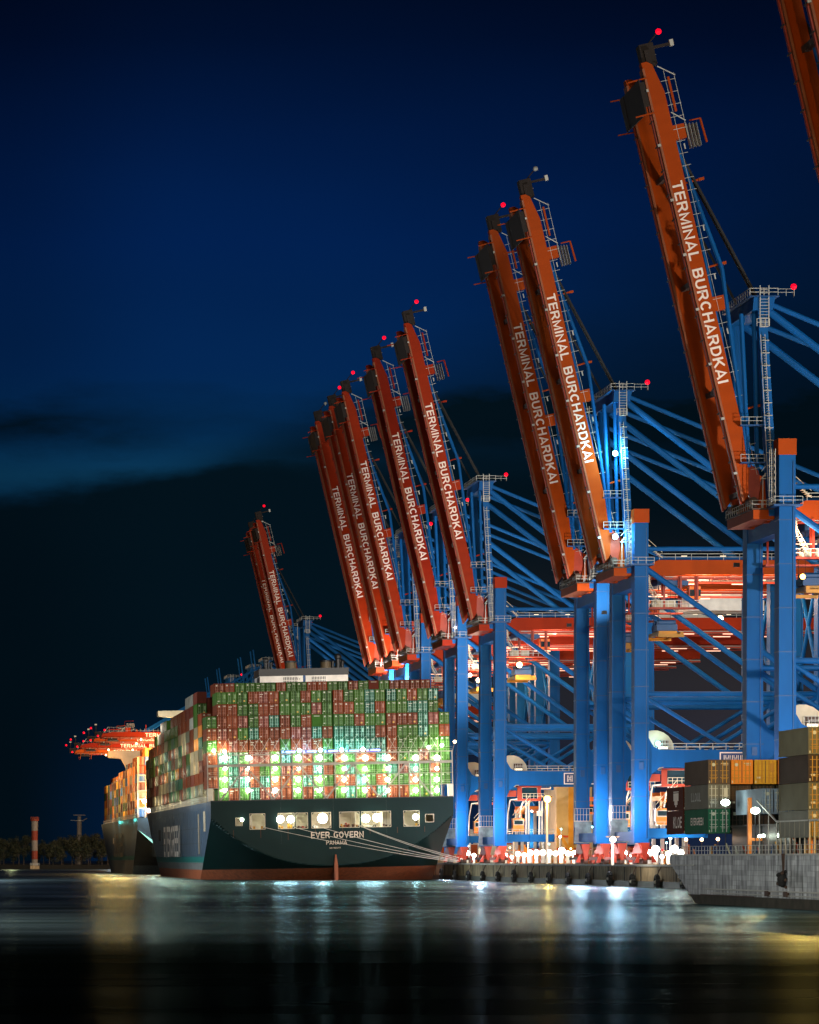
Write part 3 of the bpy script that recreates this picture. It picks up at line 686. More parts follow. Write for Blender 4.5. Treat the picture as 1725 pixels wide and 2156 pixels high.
for k in ('D', 'F'): crane_lamp(k, (.5, -9.4, 58.6), emit('lamp_green', (.1, 1, .5), 8), .22, 0, WHT)
for kk, dx in (('K', -60), ('L', -58), ('M', -64), ('N', -62)):
    for i in range(4): crane_lamp(kk, (dx + i * 9 + (i % 2) * 3, -7.6, 55.4), E_WARM, .45, 0, WARM)
    for i, (xx, zz) in enumerate(((-79.5, 57), (-76, 60))): crane_lamp(kk, (xx, -7 + i * 9, zz), E_RED, .5, 0, WARM, 'warning_lamp')
    lamp((CR[kk].location.x - 50, CR[kk].location.y - 22, 48), 70000, (1, .6, .3), 1)  # fill light added over the lowered boom, no fixture

# ------------------------------------------------------------------ containers
GRN = corrugated('container_green', (.032, .082, .010)); GRT = corrugated('container_teal_green', (.016, .075, .042)); RBR = corrugated('container_red_brown', (.135, .026, .007))
MAR = corrugated('container_maroon', (.12, .026, .016)); GRY = corrugated('container_grey', (.20, .19, .155)); BEI = corrugated('container_beige', (.27, .21, .12))
DKX = corrugated('container_shade_black', (.02, .022, .018)); BLU = corrugated('container_blue', (.03, .12, .35)); ORG = corrugated('container_orange', (.60, .20, .03)); YEL2 = corrugated('container_yellow', (.72, .42, .05))
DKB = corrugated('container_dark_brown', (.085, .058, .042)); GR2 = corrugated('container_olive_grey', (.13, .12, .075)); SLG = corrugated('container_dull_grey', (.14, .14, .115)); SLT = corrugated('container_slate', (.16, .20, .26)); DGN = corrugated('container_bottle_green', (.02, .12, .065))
ROD = {GRN: mat('rod_green', (.11, .22, .06), .4), GRT: mat('rod_teal', (.24, .45, .36), .4), RBR: mat('rod_red', (.27, .085, .04), .4), MAR: mat('rod_maroon', (.40, .18, .14), .4)}
MARK = mat('container_marking', (.50, .48, .38), .5, var=0); CYL = mat('placard_yellow', (.8, .4, .02), .5)
def container_mesh(body, H=2.9, L=12.19, v=0, rod=None):
    rod = rod or ROD.get(body) or GALV
    b = MB(); w = 1.22
    b.box(-w + .04, w - .04, .05, L - .05, .06, H - .06, body)
    for x in (-w, w - .14): b.box(x, x + .14, 0, .14, 0, H, body); b.box(x, x + .14, L - .14, L, 0, H, body)
    for z in (0, H - .12): b.box(-w + .14, w - .14, .005, .12, z, z + .12, body); b.box(-w, -w + .1, .14, L - .14, z, z + .12, body); b.box(w - .1, w, .14, L - .14, z, z + .12, body)
    if v == 9:                                       # closed front end
        b.box(-.7, .7, -.005, .0, H - .45, H - .33, MARK)
    else:
        b.box(-.035, .035, .0, .05, .12, H - .12, BLACK)
        for x in (-.83, -.40, .40, .83): b.tube((x, -.02, .12), (x, -.02, H - .12), .055, rod, 4)
        for x in (-.60, .62):
            for z in (.55, .95): b.box(x - .35, x + .35, -.015, .05, z, z + .06, rod)
        for z in (.7, 1.45, 2.2): b.box(-1.1, -.12, .03, .05, z, z + .05, rod); b.box(.12, 1.1, .03, .05, z, z + .05, rod)
        if v in (0, 2, 4): b.box(.25, 1.0, .0, .04, H - .45, H - .36, MARK); b.box(.45, 1.0, .0, .04, H - .62, H - .55, MARK)
        if v in (1, 3): b.box(.55, .95, .0, .04, 1.3, 2.3, rod)
        if v in (0, 3): b.tube((-.62, .03, H - .55), (-.62, -.02, H - .55), .2, MARK, 8)
        if v == 2: b.box(-.75, -.35, .0, .04, H - .7, H - .35, MARK)
        if v in (1, 2): b.box(-.95, -.55, .0, .04, .55, .8, MARK)
        if v == 4: b.box(-.9, -.1, .0, .04, H - .8, H - .62, MARK); b.box(-.9, -.3, .0, .04, H - 1.3, H - 1.15, MARK)
        if v == 3: b.box(.3, .65, -.02, .03, .5, .85, CYL)
        b.box(-1.12, -1.02, -.01, .04, .1, .35, MARK)
    return b.mesh('shipping_container')
CM = {}
def cmesh(body, v, **k):
    key = (body.name, v, tuple(sorted((a, str(c)) for a, c in k.items())))
    if key not in CM: CM[key] = container_mesh(body, v=v, **k)
    return CM[key]
NAMES = {GRN: 'green', GRT: 'blue-green', RBR: 'red-brown', MAR: 'maroon', GRY: 'grey', BEI: 'beige', BLU: 'blue', ORG: 'orange', DKB: 'dark brown', YEL2: 'yellow'}

# ------------------------------------------------------------------ the big ship
HEEL = R(-1.15)
SX, SY = 100.6, 860.0
def ship_frame(x, y, z, heel=HEEL, sx=SX, sy=SY):
    return (sx + x * math.cos(heel) + z * math.sin(heel), sy + y, -x * math.sin(heel) + z * math.cos(heel))
HULLG = mat('hull_green', (.004, .022, .020), .35, var=.15, scale=.08, spec=.3)
HULLG2 = mat('transom_green', (.0055, .020, .019), .6, spec=.12, var=.12, scale=.08)
HULLS = mat('hull_side', (.060, .10, .15), .38, var=.3, scale=.12, streak=1)
BOOT = mat('boot_orange', (.30, .080, .028), .6, var=.35, scale=.35, streak=1)
BOOTD = mat('rust_run', (.06, .028, .014), .8); TEALP = mat('teal_band', (.02, .17, .15), .4, var=.2)
SCUFF = mat('scuffed_band', (.14, .155, .15), .6, var=.4, scale=.5, streak=1)
DECKM = mat('deck_paint', (.12, .10, .07), .8)
STEEL = mat('lashing_steel', (.30, .27, .22), .55, var=.2)
ROOM = mat('mooring_room', (.62, .56, .42), .6)
WIN_PX = [(260, 298, 215, 250), (353, 447, 185, 275), (540, 640, 192, 272), (657, 728, 180, 265), (760, 880, 178, 262), (943, 1068, 173, 257), (1088, 1165, 170, 255), (1172, 1275, 168, 257), (1366, 1462, 165, 255), (1508, 1558, 188, 228)]
def z3(px, py): return ((600 + px / 2.156) / 1.449, (2400 + py / 2.156) / 1.449)
def to_ship(px, py, Yw=SY):
    X = (px - VX) * Yw / F; Z = 5 + (HY - py) * Yw / F
    dx = X - SX
    return dx * math.cos(HEEL) - Z * math.sin(HEEL), dx * math.sin(HEEL) + Z * math.cos(HEEL)
def build_hull(root, B, Dk, length, stern_k, full, windows=True, mats=None, zbm=3.6):
    HG, HG2, HS, BT = mats
    wins = []
    if windows:
        for (a0, a1, b0, b1) in WIN_PX:
            p0 = z3(a0, b1); p1 = z3(a1, b0); q0 = to_ship(*p0); q1 = to_ship(*p1); wins.append((q0[0], q1[0], q0[1], q1[1]))
        zlo = min(q[2] for q in wins[1:2]); 
        wins = [(a, c, 12.75 if (i not in (0, 9)) else 13.7, 16.35 if (i not in (0, 9)) else 15.4) for i, (a, c, _, _) in enumerate(wins)]
    zb = lambda u: zbm + (Dk - 4.2 - zbm) * abs(u) ** 2.4
    off = lambda u, z: stern_k * max(0, zb(u) - z)
    us = sorted(set([round(-B + 2 * B * i / 110, 3) for i in range(111)] + [round(v, 3) for q in wins for v in q[:2]]))
    zs = sorted(set([-2, -1, 0, .8, 1.6, 2.3] + [round(3.0 + .3 * i, 2) for i in range(33)] + [12.75, 13.2, 13.7, 14.2, 14.6, 15, 15.4, 16.35, 17, 18, Dk]))
    vs = []; fs = []; ms = []
    ml = [HG2, HG, BT]
    for z in zs:
        for x in us: vs.append((x, off(x / B, z), z))
    n = len(us)
    for i in range(len(zs) - 1):
        for j in range(n - 1):
            xm = (us[j] + us[j + 1]) / 2; zm = (zs[i] + zs[i + 1]) / 2
            if any(a < xm < c and e < zm < f for a, c, e, f in wins): continue
            fs.append((i * n + j, i * n + j + 1, (i + 1) * n + j + 1, (i + 1) * n + j))
            ms.append(2 if zm < 3.0 else (0 if zm > zb(xm / B) else 1))
    base = len(vs); ml += [HS, SCUFF, TEALP]
    # sides
    T = 28; ends = []
    for sgn in (-1, 1):
        start = len(vs)
        for z in zs:
            y0 = off(1, z); fl = min(1, max(0, z / Dk)); bow = length - 9 * (1 - fl)
            for t in range(T + 1):
                if t <= 14: y = lerp(y0, full, t / 14); x = B
                else:
                    q = (t - 14) / (T - 14); y = lerp(full, bow, q); x = B * (1 - q ** (1.7 + 1.5 * fl)) + .02
                vs.append((sgn * (x - (3.4 * (1 - fl) * min(1, t / 14) ** 1.5 if t <= 14 else 3.4 * (1 - fl) * max(0, 1 - (t - 14) / (T - 14)))), y, z))
        m_ = T + 1
        for i in range(len(zs) - 1):
            for t in range(T):
                a = start + i * m_ + t; f = (a, a + m_, a + m_ + 1, a + 1) if sgn < 0 else (a, a + 1, a + m_ + 1, a + m_)
                zm = (zs[i] + zs[i + 1]) / 2; fs.append(f)
                ms.append(2 if zm < 3.0 else (4 if zm < 4.8 else (5 if zm < 6.2 else 3)))
        ends.append((start + (len(zs) - 1) * m_))
    # deck
    l, r_ = ends; ml.append(DECKM)
    for t in range(T): fs.append((l + t, r_ + t, r_ + t + 1, l + t + 1)); ms.append(6)
    me = bpy.data.meshes.new('hull'); me.from_pydata(vs, [], fs)
    for m in ml: me.materials.append(m)
    me.polygons.foreach_set('material_index', ms); me.update()
    return link('hull', me, root), wins, zb, off
ship = empty('container_ship', (SX, SY, 0), (0, HEEL, 0))
tag(ship, 'huge dark green container ship seen from its stern, starbursts of light in the stern openings', 'ship')
DK = 19.6; BH = 29.3
hull, wins, zbf, offf = build_hull(ship, BH, DK, 300, 2.4, 225, True, (HULLG, HULLG2, HULLS, BOOT))
# openings: frames and the lit mooring deck
for (a, c, e, f) in wins:
    b = MB(); t = .14
    for q in ((a - t, c + t, e - t, e), (a - t, c + t, f, f + t), (a - t, a, e, f), (c, c + t, e, f)): b.box(q[0], q[1], -.06, .3, q[2], q[3], CREAM)
    for (xx, zz, sx_, sz_) in ((a, e, 1, 1), (c, e, -1, 1), (a, f, 1, -1), (c, f, -1, -1)):
        k = .5 if c - a > 2 else .25
        pts = [(xx, zz), (xx + sx_ * k, zz), (xx, zz + sz_ * k)]
        if sx_ * sz_ < 0: pts.reverse()
        b.prism(pts[::-1], 0.0, .25, HULLG2)
    b.build('stern_opening', hull)
b = MB()
b.box(-24.6, 24.6, .3, 9, 12.2, 12.4, ROOM); b.box(-24.6, 24.6, .3, 9, 16.9, 17.1, ROOM); b.box(-24.6, 24.6, 9, 9.2, 12.4, 16.9, ROOM)
for x in (-24.6, -19.5, -5.2, 5.5, 12, 21.4, 24.4): b.box(x, x + .2, .3, 9, 12.4, 16.9, ROOM)
b.build('mooring_deck', hull)
b = MB()
for i in range(26):
    x = random.uniform(-24, 23); h = random.uniform(.6, 1.5); k = random.choice((YEL, RED, GALV, RUST))
    b.tube((x, 1.2, 12.4), (x, 1.2, 12.4 + h), .28, k, 8); b.box(x + .4, x + .9, 1, 1.6, 12.4, 12.4 + h * .8, k)
b.build('mooring_winch', hull)
starp = [(550, 215, .72, 1), (618, 215, .7, 2), (828, 210, .95, 1), (1112, 210, .8, 2), (1185, 205, .8, 1), (1440, 200, .6, 2), (298, 218, .35, 2)]
for (px, py, r, k) in starp:
    x, z = to_ship(*z3(px, py)); b = MB(); b.ball((x, -.3, min(z, 15.2)), r * 1.3, E_WHITE if k == 1 else E_GREEN, 10); b.build('floodlight', hull)
    lo = ship_frame(x, -1.6, z); lamp(lo, 9000 * r * r, (.85, 1, .97), r, spot=120, rot=aim(lo, (lo[0] - 3, lo[1] - 40, 0))); lamp(lo, 160 * r * r, WHT, r)
    lo = ship_frame(x, 3.2, 15); lamp(lo, 160, WHT, .3)
NAMEP = mat('name_paint', (.60, .49, .38), .6)
me = fit_text('EVER GOVERN', 12.7, 1.55, NAMEP, bold=.014); o = link('ship_name', me, hull, (0, 0, 0)); x, z = to_ship(*z3(926, 317)); o.location = (x, -.05, z); o.rotation_euler = (R(90), 0, 0)
me = fit_text('PANAMA', 5.0, 1.03, NAMEP, bold=.014); o = link('home_port', me, hull, (0, 0, 0)); x, z = to_ship(*z3(921, 367)); o.location = (x, -.05, z); o.rotation_euler = (R(90), 0, 0)
me = fit_text('IMO 9832717', 2.7, .36, NAMEP, bold=.01); o = link('ship_number', me, hull, (0, 0, 0)); x, z = to_ship(*z3(912, 403)); o.location = (x, -.05, z); o.rotation_euler = (R(90), 0, 0)
b = MB()
b.prism([(-.45, -1), (-.45, 3.5), (-.1, 6.2), (.1, 6.2), (.45, 3.5), (.45, -1)][::-1], -1.2, 6, BOOT); b.build('rudder', hull).location = (.6, 0, 0)
me = fit_text('EVERGREEN', 62, 8.5, LETTER, bold=.02); o = link('hull_lettering', me, hull, (-BH - .06, 133, 10.6)); o.rotation_euler = (R(90), 0, R(-90))
b = MB()      # draught marks, doors, scuffs on the side
b.box(-BH - .05, -BH, 178, 186, 11, 14.2, BLACK); b.box(-BH - .05, -BH, 16, 22, 12.5, 17.5, CREAM); b.box(-BH - .2, -BH - .02, 36, 37, 7, 17, CREAM)
for k in range(30): b.box(-BH - .04, -BH - .005, 30 + k * 6.3, 30.25 + k * 6.3, 6.4, 18, SCUFF)
for zz in (9.6, 13.4): b.box(-BH - .035, -BH - .002, 30, 224, zz, zz + .12, SCUFF)
b.build('side_plating', hull)
b = MB(); b.rail([(-BH + .2, 0, DK), (-BH + .2, 224, DK)], GALV, 1.2, 2.5, .08); b.box(-BH, BH, -.12, .2, DK, DK + .18, BLACK); b.build('railing', ship)
b = MB()
b.box(-BH + .1, -BH + .5, 14, 224, DK + 2.7, DK + 2.9, CREAM); pm_ = None
b.build('side_beam', ship)
b = MB(); b.box(-BH + .1, -BH + .5, 0, .9, DK, DK + 2.7, CREAM); pm_ = b.mesh('side_post')
for k in range(56): link('side_post', pm_, ship, (0, 14 + k * 3.8, 0))
b = MB()
for k in range(8):
    x = -24 + k * 6.6; h = random.uniform(1.2, 3.4); b.box(x, x + .16, -.035, -.005, 12.6 - h, 12.6, BOOTD)
for x in (-12.4, 0.3, 13.1): b.box(x, x + .05, -.03, -.004, 9, 19.4, HULLG)
b.build('rust_streak', hull)
# container grid
bx = [666.4 + 0, 698.2, 730.1, 763.3, 794.2, 826.1, 859.5, 892.5, 924.5, 956.8, 989, 1023.5, 1055.8, 1087.8, 1119.8, 1151.6, 1185.8, 1218.6, 1250, 1282, 1314.5]
colx = []
for fx in bx:
    colx.append(((fx + 15.2) / 1.449 - VX) * SY / F - SX)
colx = [c + .70 for c in colx]          # grid positions measured on the upper tiers, undo the heel there
TH = 2.915; Z0 = DK + .25
rows = {  # tier from top (8 = top) for 21 inner columns
 8: 'GGGRRRGGRGGRGGGGGGRGG', 7: 'RRGGRRGGGRGRRGGRGGGGG', 6: 'RRRGRGRGRgGGGRGGRRRGR', 5: 'RRGGRRRRRTRTGTTRRGGGG', 4: 'RRRRRRGRRRGGGTGTRGGGG',
 3: 'GGGRRGTGRGGRGRRGRGGRG', 2: 'GTRRGGRRRGRGTGGGGRTGR', 1: 'GTGRGRRGGGGRRTGRGGRGG', 0: 'GRGTRRRGRGRGTGRGRRGGG'}
def place(name, me, loc, label, grp, heel=HEEL):
    o = link(name, me, None, loc); o.rotation_euler = (0, heel, 0); tag(o, label, 'container', grp); return o
bodies = {'G': (GRN, GRN, GRT), 'g': (GRN,), 'T': (GRT,), 'R': (RBR, RBR, RBR, MAR)}
GRP = 'containers stacked on the big green ship'
n_ind = 0
def cont(x, y, z, body, label, v=None):
    global n_ind
    v = random.choice((0, 1, 2, 3, 4)) if v is None else v
    place('shipping_container', cmesh(body, v), ship_frame(x, y, z), label, GRP); n_ind += 1
for t in range(8, -1, -1):
    for ci in range(21):
        ch = rows[t][ci]; body = random.choice(bodies[ch])
        if ch == 'G' and t >= 7: body = GRN if random.random() < .8 else GRT
        cont(colx[ci], 3.0, Z0 + t * TH, body, f'{NAMES[body]} container on the stern face, {NUM[8 - t]} tier down, {NUM[ci + 1]} column from the left', 9 if ch == 'g' else None)
cl, cr_ = colx[0] - 2.56, colx[20] + 2.6
for xx, tl, nm, seq in ((cl, (6, 5, 4, 3, 2, 1), 'outermost left column', 'GRGRRR'), (cr_, (6, 5, 4, 3, 2, 1), 'outermost right column', 'GRGGGG')):
    for t, ch in zip(tl, seq):
        body = bodies[ch][0]; cont(xx, 3.0, Z0 + t * TH, body, f'{NAMES[body]} container in the {nm} of the stern face, {NUM[8 - t]} tier down')
# second bay, one tier higher, only its top tier shows
row0 = 'RRGGGGRGGRRGGRGMGRRRR'
for ci in range(21):
    ch = row0[ci]; body = {'R': RBR, 'G': GRN, 'M': MAR}[ch]
    x = (((654.5 + 31.45 * ci + 15.5) / 1.449 - VX) * (SY + 17) / F - SX) + .86
    cont(x, 17.0, Z0 + 9 * TH - .1, body, f'{NAMES[body]} container in the top tier behind the stern stack, {NUM[ci]} from the left', 9 if ch == 'M' else None)
# port side bays: outermost columns, stepped heights
BAYS = [17.0 + 13.6 * k for k in range(16)]
topt = [6, 8.6, 8, 8, 7, 7.4, 7.4, 7, 6.5, 7, 7, 6, 6, 5.6, 5, 4]
STUFF = MB(); pal = (GRN, RBR, MAR, BEI, BEI, GRY, GRT, BEI, MAR, RBR, GR2, ORG)
for k, y in enumerate(BAYS):
    if k in (4, 5): pass
    for c2, dx in ((0, 0), (1, 2.56), (2, 5.12)):
        nt_ = int(topt[k] + c2 * .9 + (1 if c2 else 0)); nt_ = min(nt_, 9)
        for t in range(nt_ + (1 if c2 == 0 else 0)):
            x = cl + dx; z = Z0 + (t + (.5 if c2 == 0 else 0)) * TH; body = random.choice(pal if t < 6 else (GRN, RBR, MAR, GRN, GRY))
            if c2 == 0 and n_ind < 268 and t < 8:
                cont(x, y, z, body, f'{NAMES.get(body, "olive")} container on the big ship port side, {NUM[k]} bay from the stern, {NUM[t]} tier up')
            elif c2 == 0 or t > topt[k] - 2:
                STUFF.box(SX + x * 1 + z * math.sin(HEEL) - 1.2, SX + x + z * math.sin(HEEL) + 1.2, SY + y, SY + y + 12.1, z + .03 - x * math.sin(HEEL), z + 2.88 - x * math.sin(HEEL), body)
    # inner fill so nothing shows through
    for c3 in range(3, 22):
        t = min(8, int(topt[k] + 2)); x = cl + 2.56 * c3; z = Z0 + t * TH; body = random.choice((GRN, RBR, MAR, GRT))
        if k > 0: STUFF.box(SX + x - .5 - 1.2, SX + x - .5 + 1.2, SY + y, SY + y + 12.1, z - x * math.sin(HEEL), z + 2.88 - x * math.sin(HEEL), body)
# lashing bridge at the stern
b = MB()
posts = [cl - 1.35] + [colx[i] - 1.33 for i in (0, 1, 2, 3, 5, 6, 7, 8, 9, 10, 11, 12, 13, 14, 16, 17, 18, 19, 20)] + [cr_ - 1.3, cr_ + 1.4]
zt = Z0 + 3.55 * TH
zlev = [DK + .1, Z0 + TH * 1.0, Z0 + TH * 1.95, Z0 + TH * 2.85, Z0 + TH * 3.72]
for i, x in enumerate(posts): b.box(x - .11, x + .11, .75, 1.0, DK, zlev[4], STEEL)
for z, h in ((zlev[1], .16), (zlev[2], .16), (zlev[3], .62), (zlev[4], .3)): b.box(cl - 1.4, cr_ + 1.5, .55, .74, z - h / 2, z + h / 2, STEEL)
xs5 = [colx[0] - 1 + 12.85 * k / 2 for k in range(9)]
for k in range(8):
    a, c = xs5[k], xs5[k + 1]
    if c > cr_ + 1.4: continue
    lo, hi = (DK + .2, zlev[3] - .3); p, q = ((a, lo), (c, hi)) if k % 2 == 0 else ((a, hi), (c, lo))
    b.tube((p[0], .45, p[1]), (q[0], .45, q[1]), .26, STEEL, 4)
for z in (zlev[1], zlev[2], zlev[4]): 
    for zz in (.55, 1.05): b.tube((cl - 1.3, .6, z + zz), (cr_ + 1.4, .6, z + zz), .04, STEEL, 4)
b.box(cl - 1.4, cl - .1, .6, 2.8, DK, Z0 + TH * 1.0, ROOM); b.box(cr_ + .4, cr_ + 1.5, .6, 2.8, DK, Z0 + TH * 1.0, ROOM)
lb = b.build('lashing_bridge', ship)
b = MB()
for i in range(21):
    x = colx[i]
    for (x0, z0, x1, z1) in ((-1.15, 0, 1.15, 1.5), (1.15, 0, -1.15, 1.5)):
        b.tube((x + x0, 1.9, zlev[4] + z0), (x + x1, 2.85, zlev[4] + z1 * TH * .9), .04, STEEL, 4)
        b.tube((x + x0, 1.9, zlev[3] + .4), (x + x1, 2.85, zlev[3] + TH * .8), .035, STEEL, 4)
b.build('lashing_rod', ship)
lx = [688, 759, 841.5, 912, 977, 1053, 1117, 1185, 1271, 1336]
ly = [2312, 2345, 2378, 2411]
for i, fx in enumerate(lx):
    for j, fyy in enumerate(ly):
        x, z = to_ship(fx / 1.449, fyy / 1.449)
        r = (.72, .5, .6, .6)[j]
        b = MB(); b.ball((x, 1.25, z), r, E_GREEN if (i + j) % 3 else E_WHITE, 8); b.build('floodlight', lb)
        lamp(ship_frame(x, 2.0, z), (1100, 600, 900, 900)[j] * random.uniform(.8, 1.3), (.85, 1, .86), .2)
# blue strips + their lamps
b = MB()
for k in range(5): x = colx[6] - 1.2 + k * 5.13; b.box(x, x + 3.3, .40, .5, zlev[4] + .35, zlev[4] + .75, E_BLUE); b.box(x + .5, x + .9, .36, .4, zlev[4] + .4, zlev[4] + .8, BLACK)
b.build('blue_light_strip', lb)
for k in range(4):
    x = colx[6] + 3.05 + k * 5.13; b = MB(); b.ball((x, .6, zlev[4] + .8), .52, E_GREEN if k % 2 else E_CYAN, 8); b.build('floodlight', lb)
for k in range(5): lamp(ship_frame(colx[6] + k * 4.6, 1.0, zlev[4] + 1.0), 700, (.25, .55, 1) if k < 2 else (.1, .9, 1), .3)
for x, yy, z, W, c in ((cl + .3, 1.4, zlev[4] + 1.4, 3400, (.8, 1, .75)), (colx[0] + .3, 1.4, zlev[4] + 1.2, 1500, (1, .7, .5)), (cr_ - 1.0, 1.4, zlev[4] + 1.6, 3400, (.8, 1, .75)), (colx[19] + 1, 1.4, zlev[4] + 1.2, 900, (.8, 1, .8))):
    lamp(ship_frame(x, yy, z), W, c, .3); b = MB(); b.ball((x, 1.1, z - .2), .45, E_GREEN, 8); b.build('floodlight', lb)
b = MB(); b.ball((cr_ + 2.1, .8, zlev[4] + 2.2), .4, E_WARM, 8); b.tube((cr_ + 1.5, .8, zlev[4]), (cr_ + 2.1, .8, zlev[4] + 2.1), .06, STEEL, 4); b.build('floodlight', lb)
# side deck lights between bays
for k, y in enumerate(BAYS[:14]):
    b = MB(); b.box(-BH + .35, -BH + .75, y - 1.15, y - .35, DK, Z0 + TH * 5.0, STEEL)
    for t in range(0, 5): b.box(-BH - .02 + .3, -BH + .9, y - 1.2, y - .3, Z0 + t * TH, Z0 + t * TH + .2, STEEL)
    o = b.build('side_lashing_frame', ship)
    for zz in ((3, 9, 15) if k % 3 else (2, 12)):
        lamp(ship_frame(-BH - 1.6, y - .7, DK + zz), 300 + 22 * k, random.choice(((1, .9, .6), (.7, 1, .8), (1, .8, .5))), .3)
        if zz in (3, 12): c = MB(); c.ball((-BH + .2, y - .9, DK + zz), .28, E_WHITE, 6); c.build('floodlight', o)
# funnel house
b = MB(); Yf = 75
x0, z0 = to_ship(547, 1425, SY + Yf); x1, _ = to_ship(733, 1425, SY + Yf)
b.box(x0, x1, Yf, Yf + 14, 40, z0 + .1, WHITE); zt = z0 + .1
b.box(x0 - .2, x1 + .2, Yf - .1, Yf + 14, zt, zt + 1.9, BLACK)
for a in (.30, .62): 
    for k in range(9): b.box(lerp(x0, x1, a - .03) + k * .42, lerp(x0, x1, a - .03) + k * .42 + .2, Yf - .05, Yf, zt - 1.1, zt - .35, BLACK); b.box(lerp(x0, x1, a - .03) + k * .42, lerp(x0, x1, a - .03) + k * .42 + .2, Yf - .05, Yf, zt - 2, zt - 1.3, BLACK)
for k in range(4): b.ball((lerp(x0, x1, .38) + k * .55, Yf - .05, zt - .9), .13, BLACK, 6)
b.box(lerp(x0, x1, .49), lerp(x0, x1, .52), Yf - .06, Yf, zt - 2.2, zt, BLUED)
b.build('funnel_house', ship)
FUN = mat('funnel_brown', (.10, .075, .04), .6)
for a, r in ((.37, 1.5), (.77, 1.4)):
    c = MB(); x = lerp(x0, x1, a); c.tube((x, Yf + 4, zt + 1.9), (x, Yf + 4, zt + 3.9), r, FUN, 18); c.tube((x, Yf + 4, zt + 3.6), (x, Yf + 4, zt + 4.1), r + .12, BLACK, 18); c.build('funnel', ship)
c = MB()
for a, r, h in ((.09, .8, 2.4), (.15, .5, 1.6), (.91, 1.0, 3.0), (.85, .6, 1.6), (.96, .55, 1.6), (.03, .3, 1.2)):
    x = lerp(x0, x1, a); c.tube((x, Yf + 4, zt + 1.9), (x, Yf + 4, zt + 1.9 + h), r * .75, BLACK, 10); c.ball((x, Yf + 4, zt + 1.9 + h), r, BLACK, 10)
c.build('exhaust_pipe', ship)
# bridge wing
b = MB(); Yb = 190
x0, z1 = to_ship(333, 1497, SY + Yb); x1, _ = to_ship(420, 1497, SY + Yb); _, z0 = to_ship(333, 1508, SY + Yb)
b.prism([(x0, z1), (x0, z0), (x0 + 4.5, z0 - .4), (x0 + 6.3, z0 - 2.2), (x0 + 7, z0 - 5), (x1 + 40, z0 - 5), (x1 + 40, z1)], Yb, Yb + 6, CREAM); b.build('bridge_wing', ship)
lamp(ship_frame(x0 - 2, Yb - 14, z0 - 4), 9000, (1, .9, .7), .5)

# mooring ropes
ropes = [((1058, 250), (966, 1806), 'mooring rope from the right of the stern openings, upper line to the quay'),
         ((1062, 254), (962, 1809), 'mooring rope just below the upper line, from the same stern opening to the quay'),
         ((800, 262), (966, 1812), 'mooring rope crossing right past the ship name to the quay'),
         ((640, 268), (961, 1813), 'mooring rope running under the centre starburst towards the quay'),
         ((440, 268), (966, 1816), 'longest mooring rope, from the left stern opening across the whole stern')]
for (pa, pe, lb_) in ropes:
    xa, za = to_ship(*z3(*pa)); A = Vector(ship_frame(xa, -.1, za)); Ye = 850.0
    E = Vector(((pe[0] - VX) * Ye / F, Ye, 5 + (HY - pe[1]) * Ye / F)); b = MB(); pts = []
    for k in range(13):
        t = k / 12; p = A.lerp(E, t); p.z -= 1.6 * 4 * t * (1 - t) * .35; p.y -= 4 * t * (1 - t) * 1.0; pts.append(p)
    b.path(pts, .075, ROPE, 4); tag(b.build('mooring_rope'), lb_, 'rope', 'mooring ropes at the stern of the big green ship')
b = MB(); b.tube((0, 0, 0), (0, 0, .9), .35, RUST, 10); b.ball((0, 0, 1.0), .5, RUST, 8, .5); b.box(-.8, .8, -.8, .8, -.2, 0, RUST)
tag(b.build('bollard', None, (132.0, 850, 4.15)), 'rusty quay bollard holding the mooring ropes beside the green stern', 'bollard')

# ------------------------------------------------------------------ the far ship
FX, FY = 103.0, 1190.0
far = empty('container_ship', (FX, FY, 0)); tag(far, 'smaller looking distant container ship beyond the green one, bathed in orange floodlight', 'ship')
fh, _, _, _ = build_hull(far, 29.3, 19.0, 300, 1.9, 220, False, (mat('far_transom', (.06, .055, .05), .5), mat('far_navy', (.03, .07, .13), .4), HULLS, SCUFF), 6)
b = MB(); x, z = (285 - VX) * FY / F - FX, 0
b.box(-14.5, -10.6, -.3, -.1, 13.2, 14.2, E_SCR); b.build('lit_sign', fh)
b = MB(); b.prism([(-29, 14.8), (-28.4, 14.4), (-22, 9.9), (-23.6, 9.9)][::-1], -.3, -.1, emit('lit_ladder', (.35, .9, .85), .8)); b.build('gangway', fh)
me = fit_text('EVERGREEN', 60, 8.5, GRY, bold=.02); o = link('hull_lettering', me, fh, (-29.36, 110, 10.2)); o.rotation_euler = (R(90), 0, R(-90))
b = MB()
for q in ((11.5, 11.8),): b.box(-29.4, -29.3, 140, 147, 11, 13, CREAM)
b.build('side_door', fh)
b = MB(); b.prism([(-30, 46.5), (-30, 44), (-25, 43.5), (-23.5, 41), (-22.5, 38), (20, 38), (20, 46.5)], 168, 174, CREAM); b.build('bridge_wing', far)
tops = [8, 7.6, 7.4, 7.2, 7, 7, 6.8, 6.6, 6.5, 6.4, 6.3, 6.2, 6, 6, 6]
pal2 = (ORG, BEI, GRN, RBR, ORG, BLU, MAR, YEL2, RBR, ORG)
cm_far = {}
for k, tt in enumerate(tops):
    for c in range(0, 22 if k == 0 else 4):
        for t in range(int(round(tt)) - (1 if c == 0 else 0)):
            if k and c and t < tt - 2: continue
            x = FX - 27.9 + 2.56 * c; z = 19.3 + t * 2.9; body = random.choice(pal2)
            STUFF.box(x - 1.2, x + 1.2, FY + 4 + 14.2 * k, FY + 16.1 + 14.2 * k, z, z + 2.84, body)
            if k == 0:
                for xx in (-.8, -.4, .4, .8): STUFF.box(x + xx - .04, x + xx + .04, FY + 3.94, FY + 3.99, z + .1, z + 2.7, GALV)
b = MB()
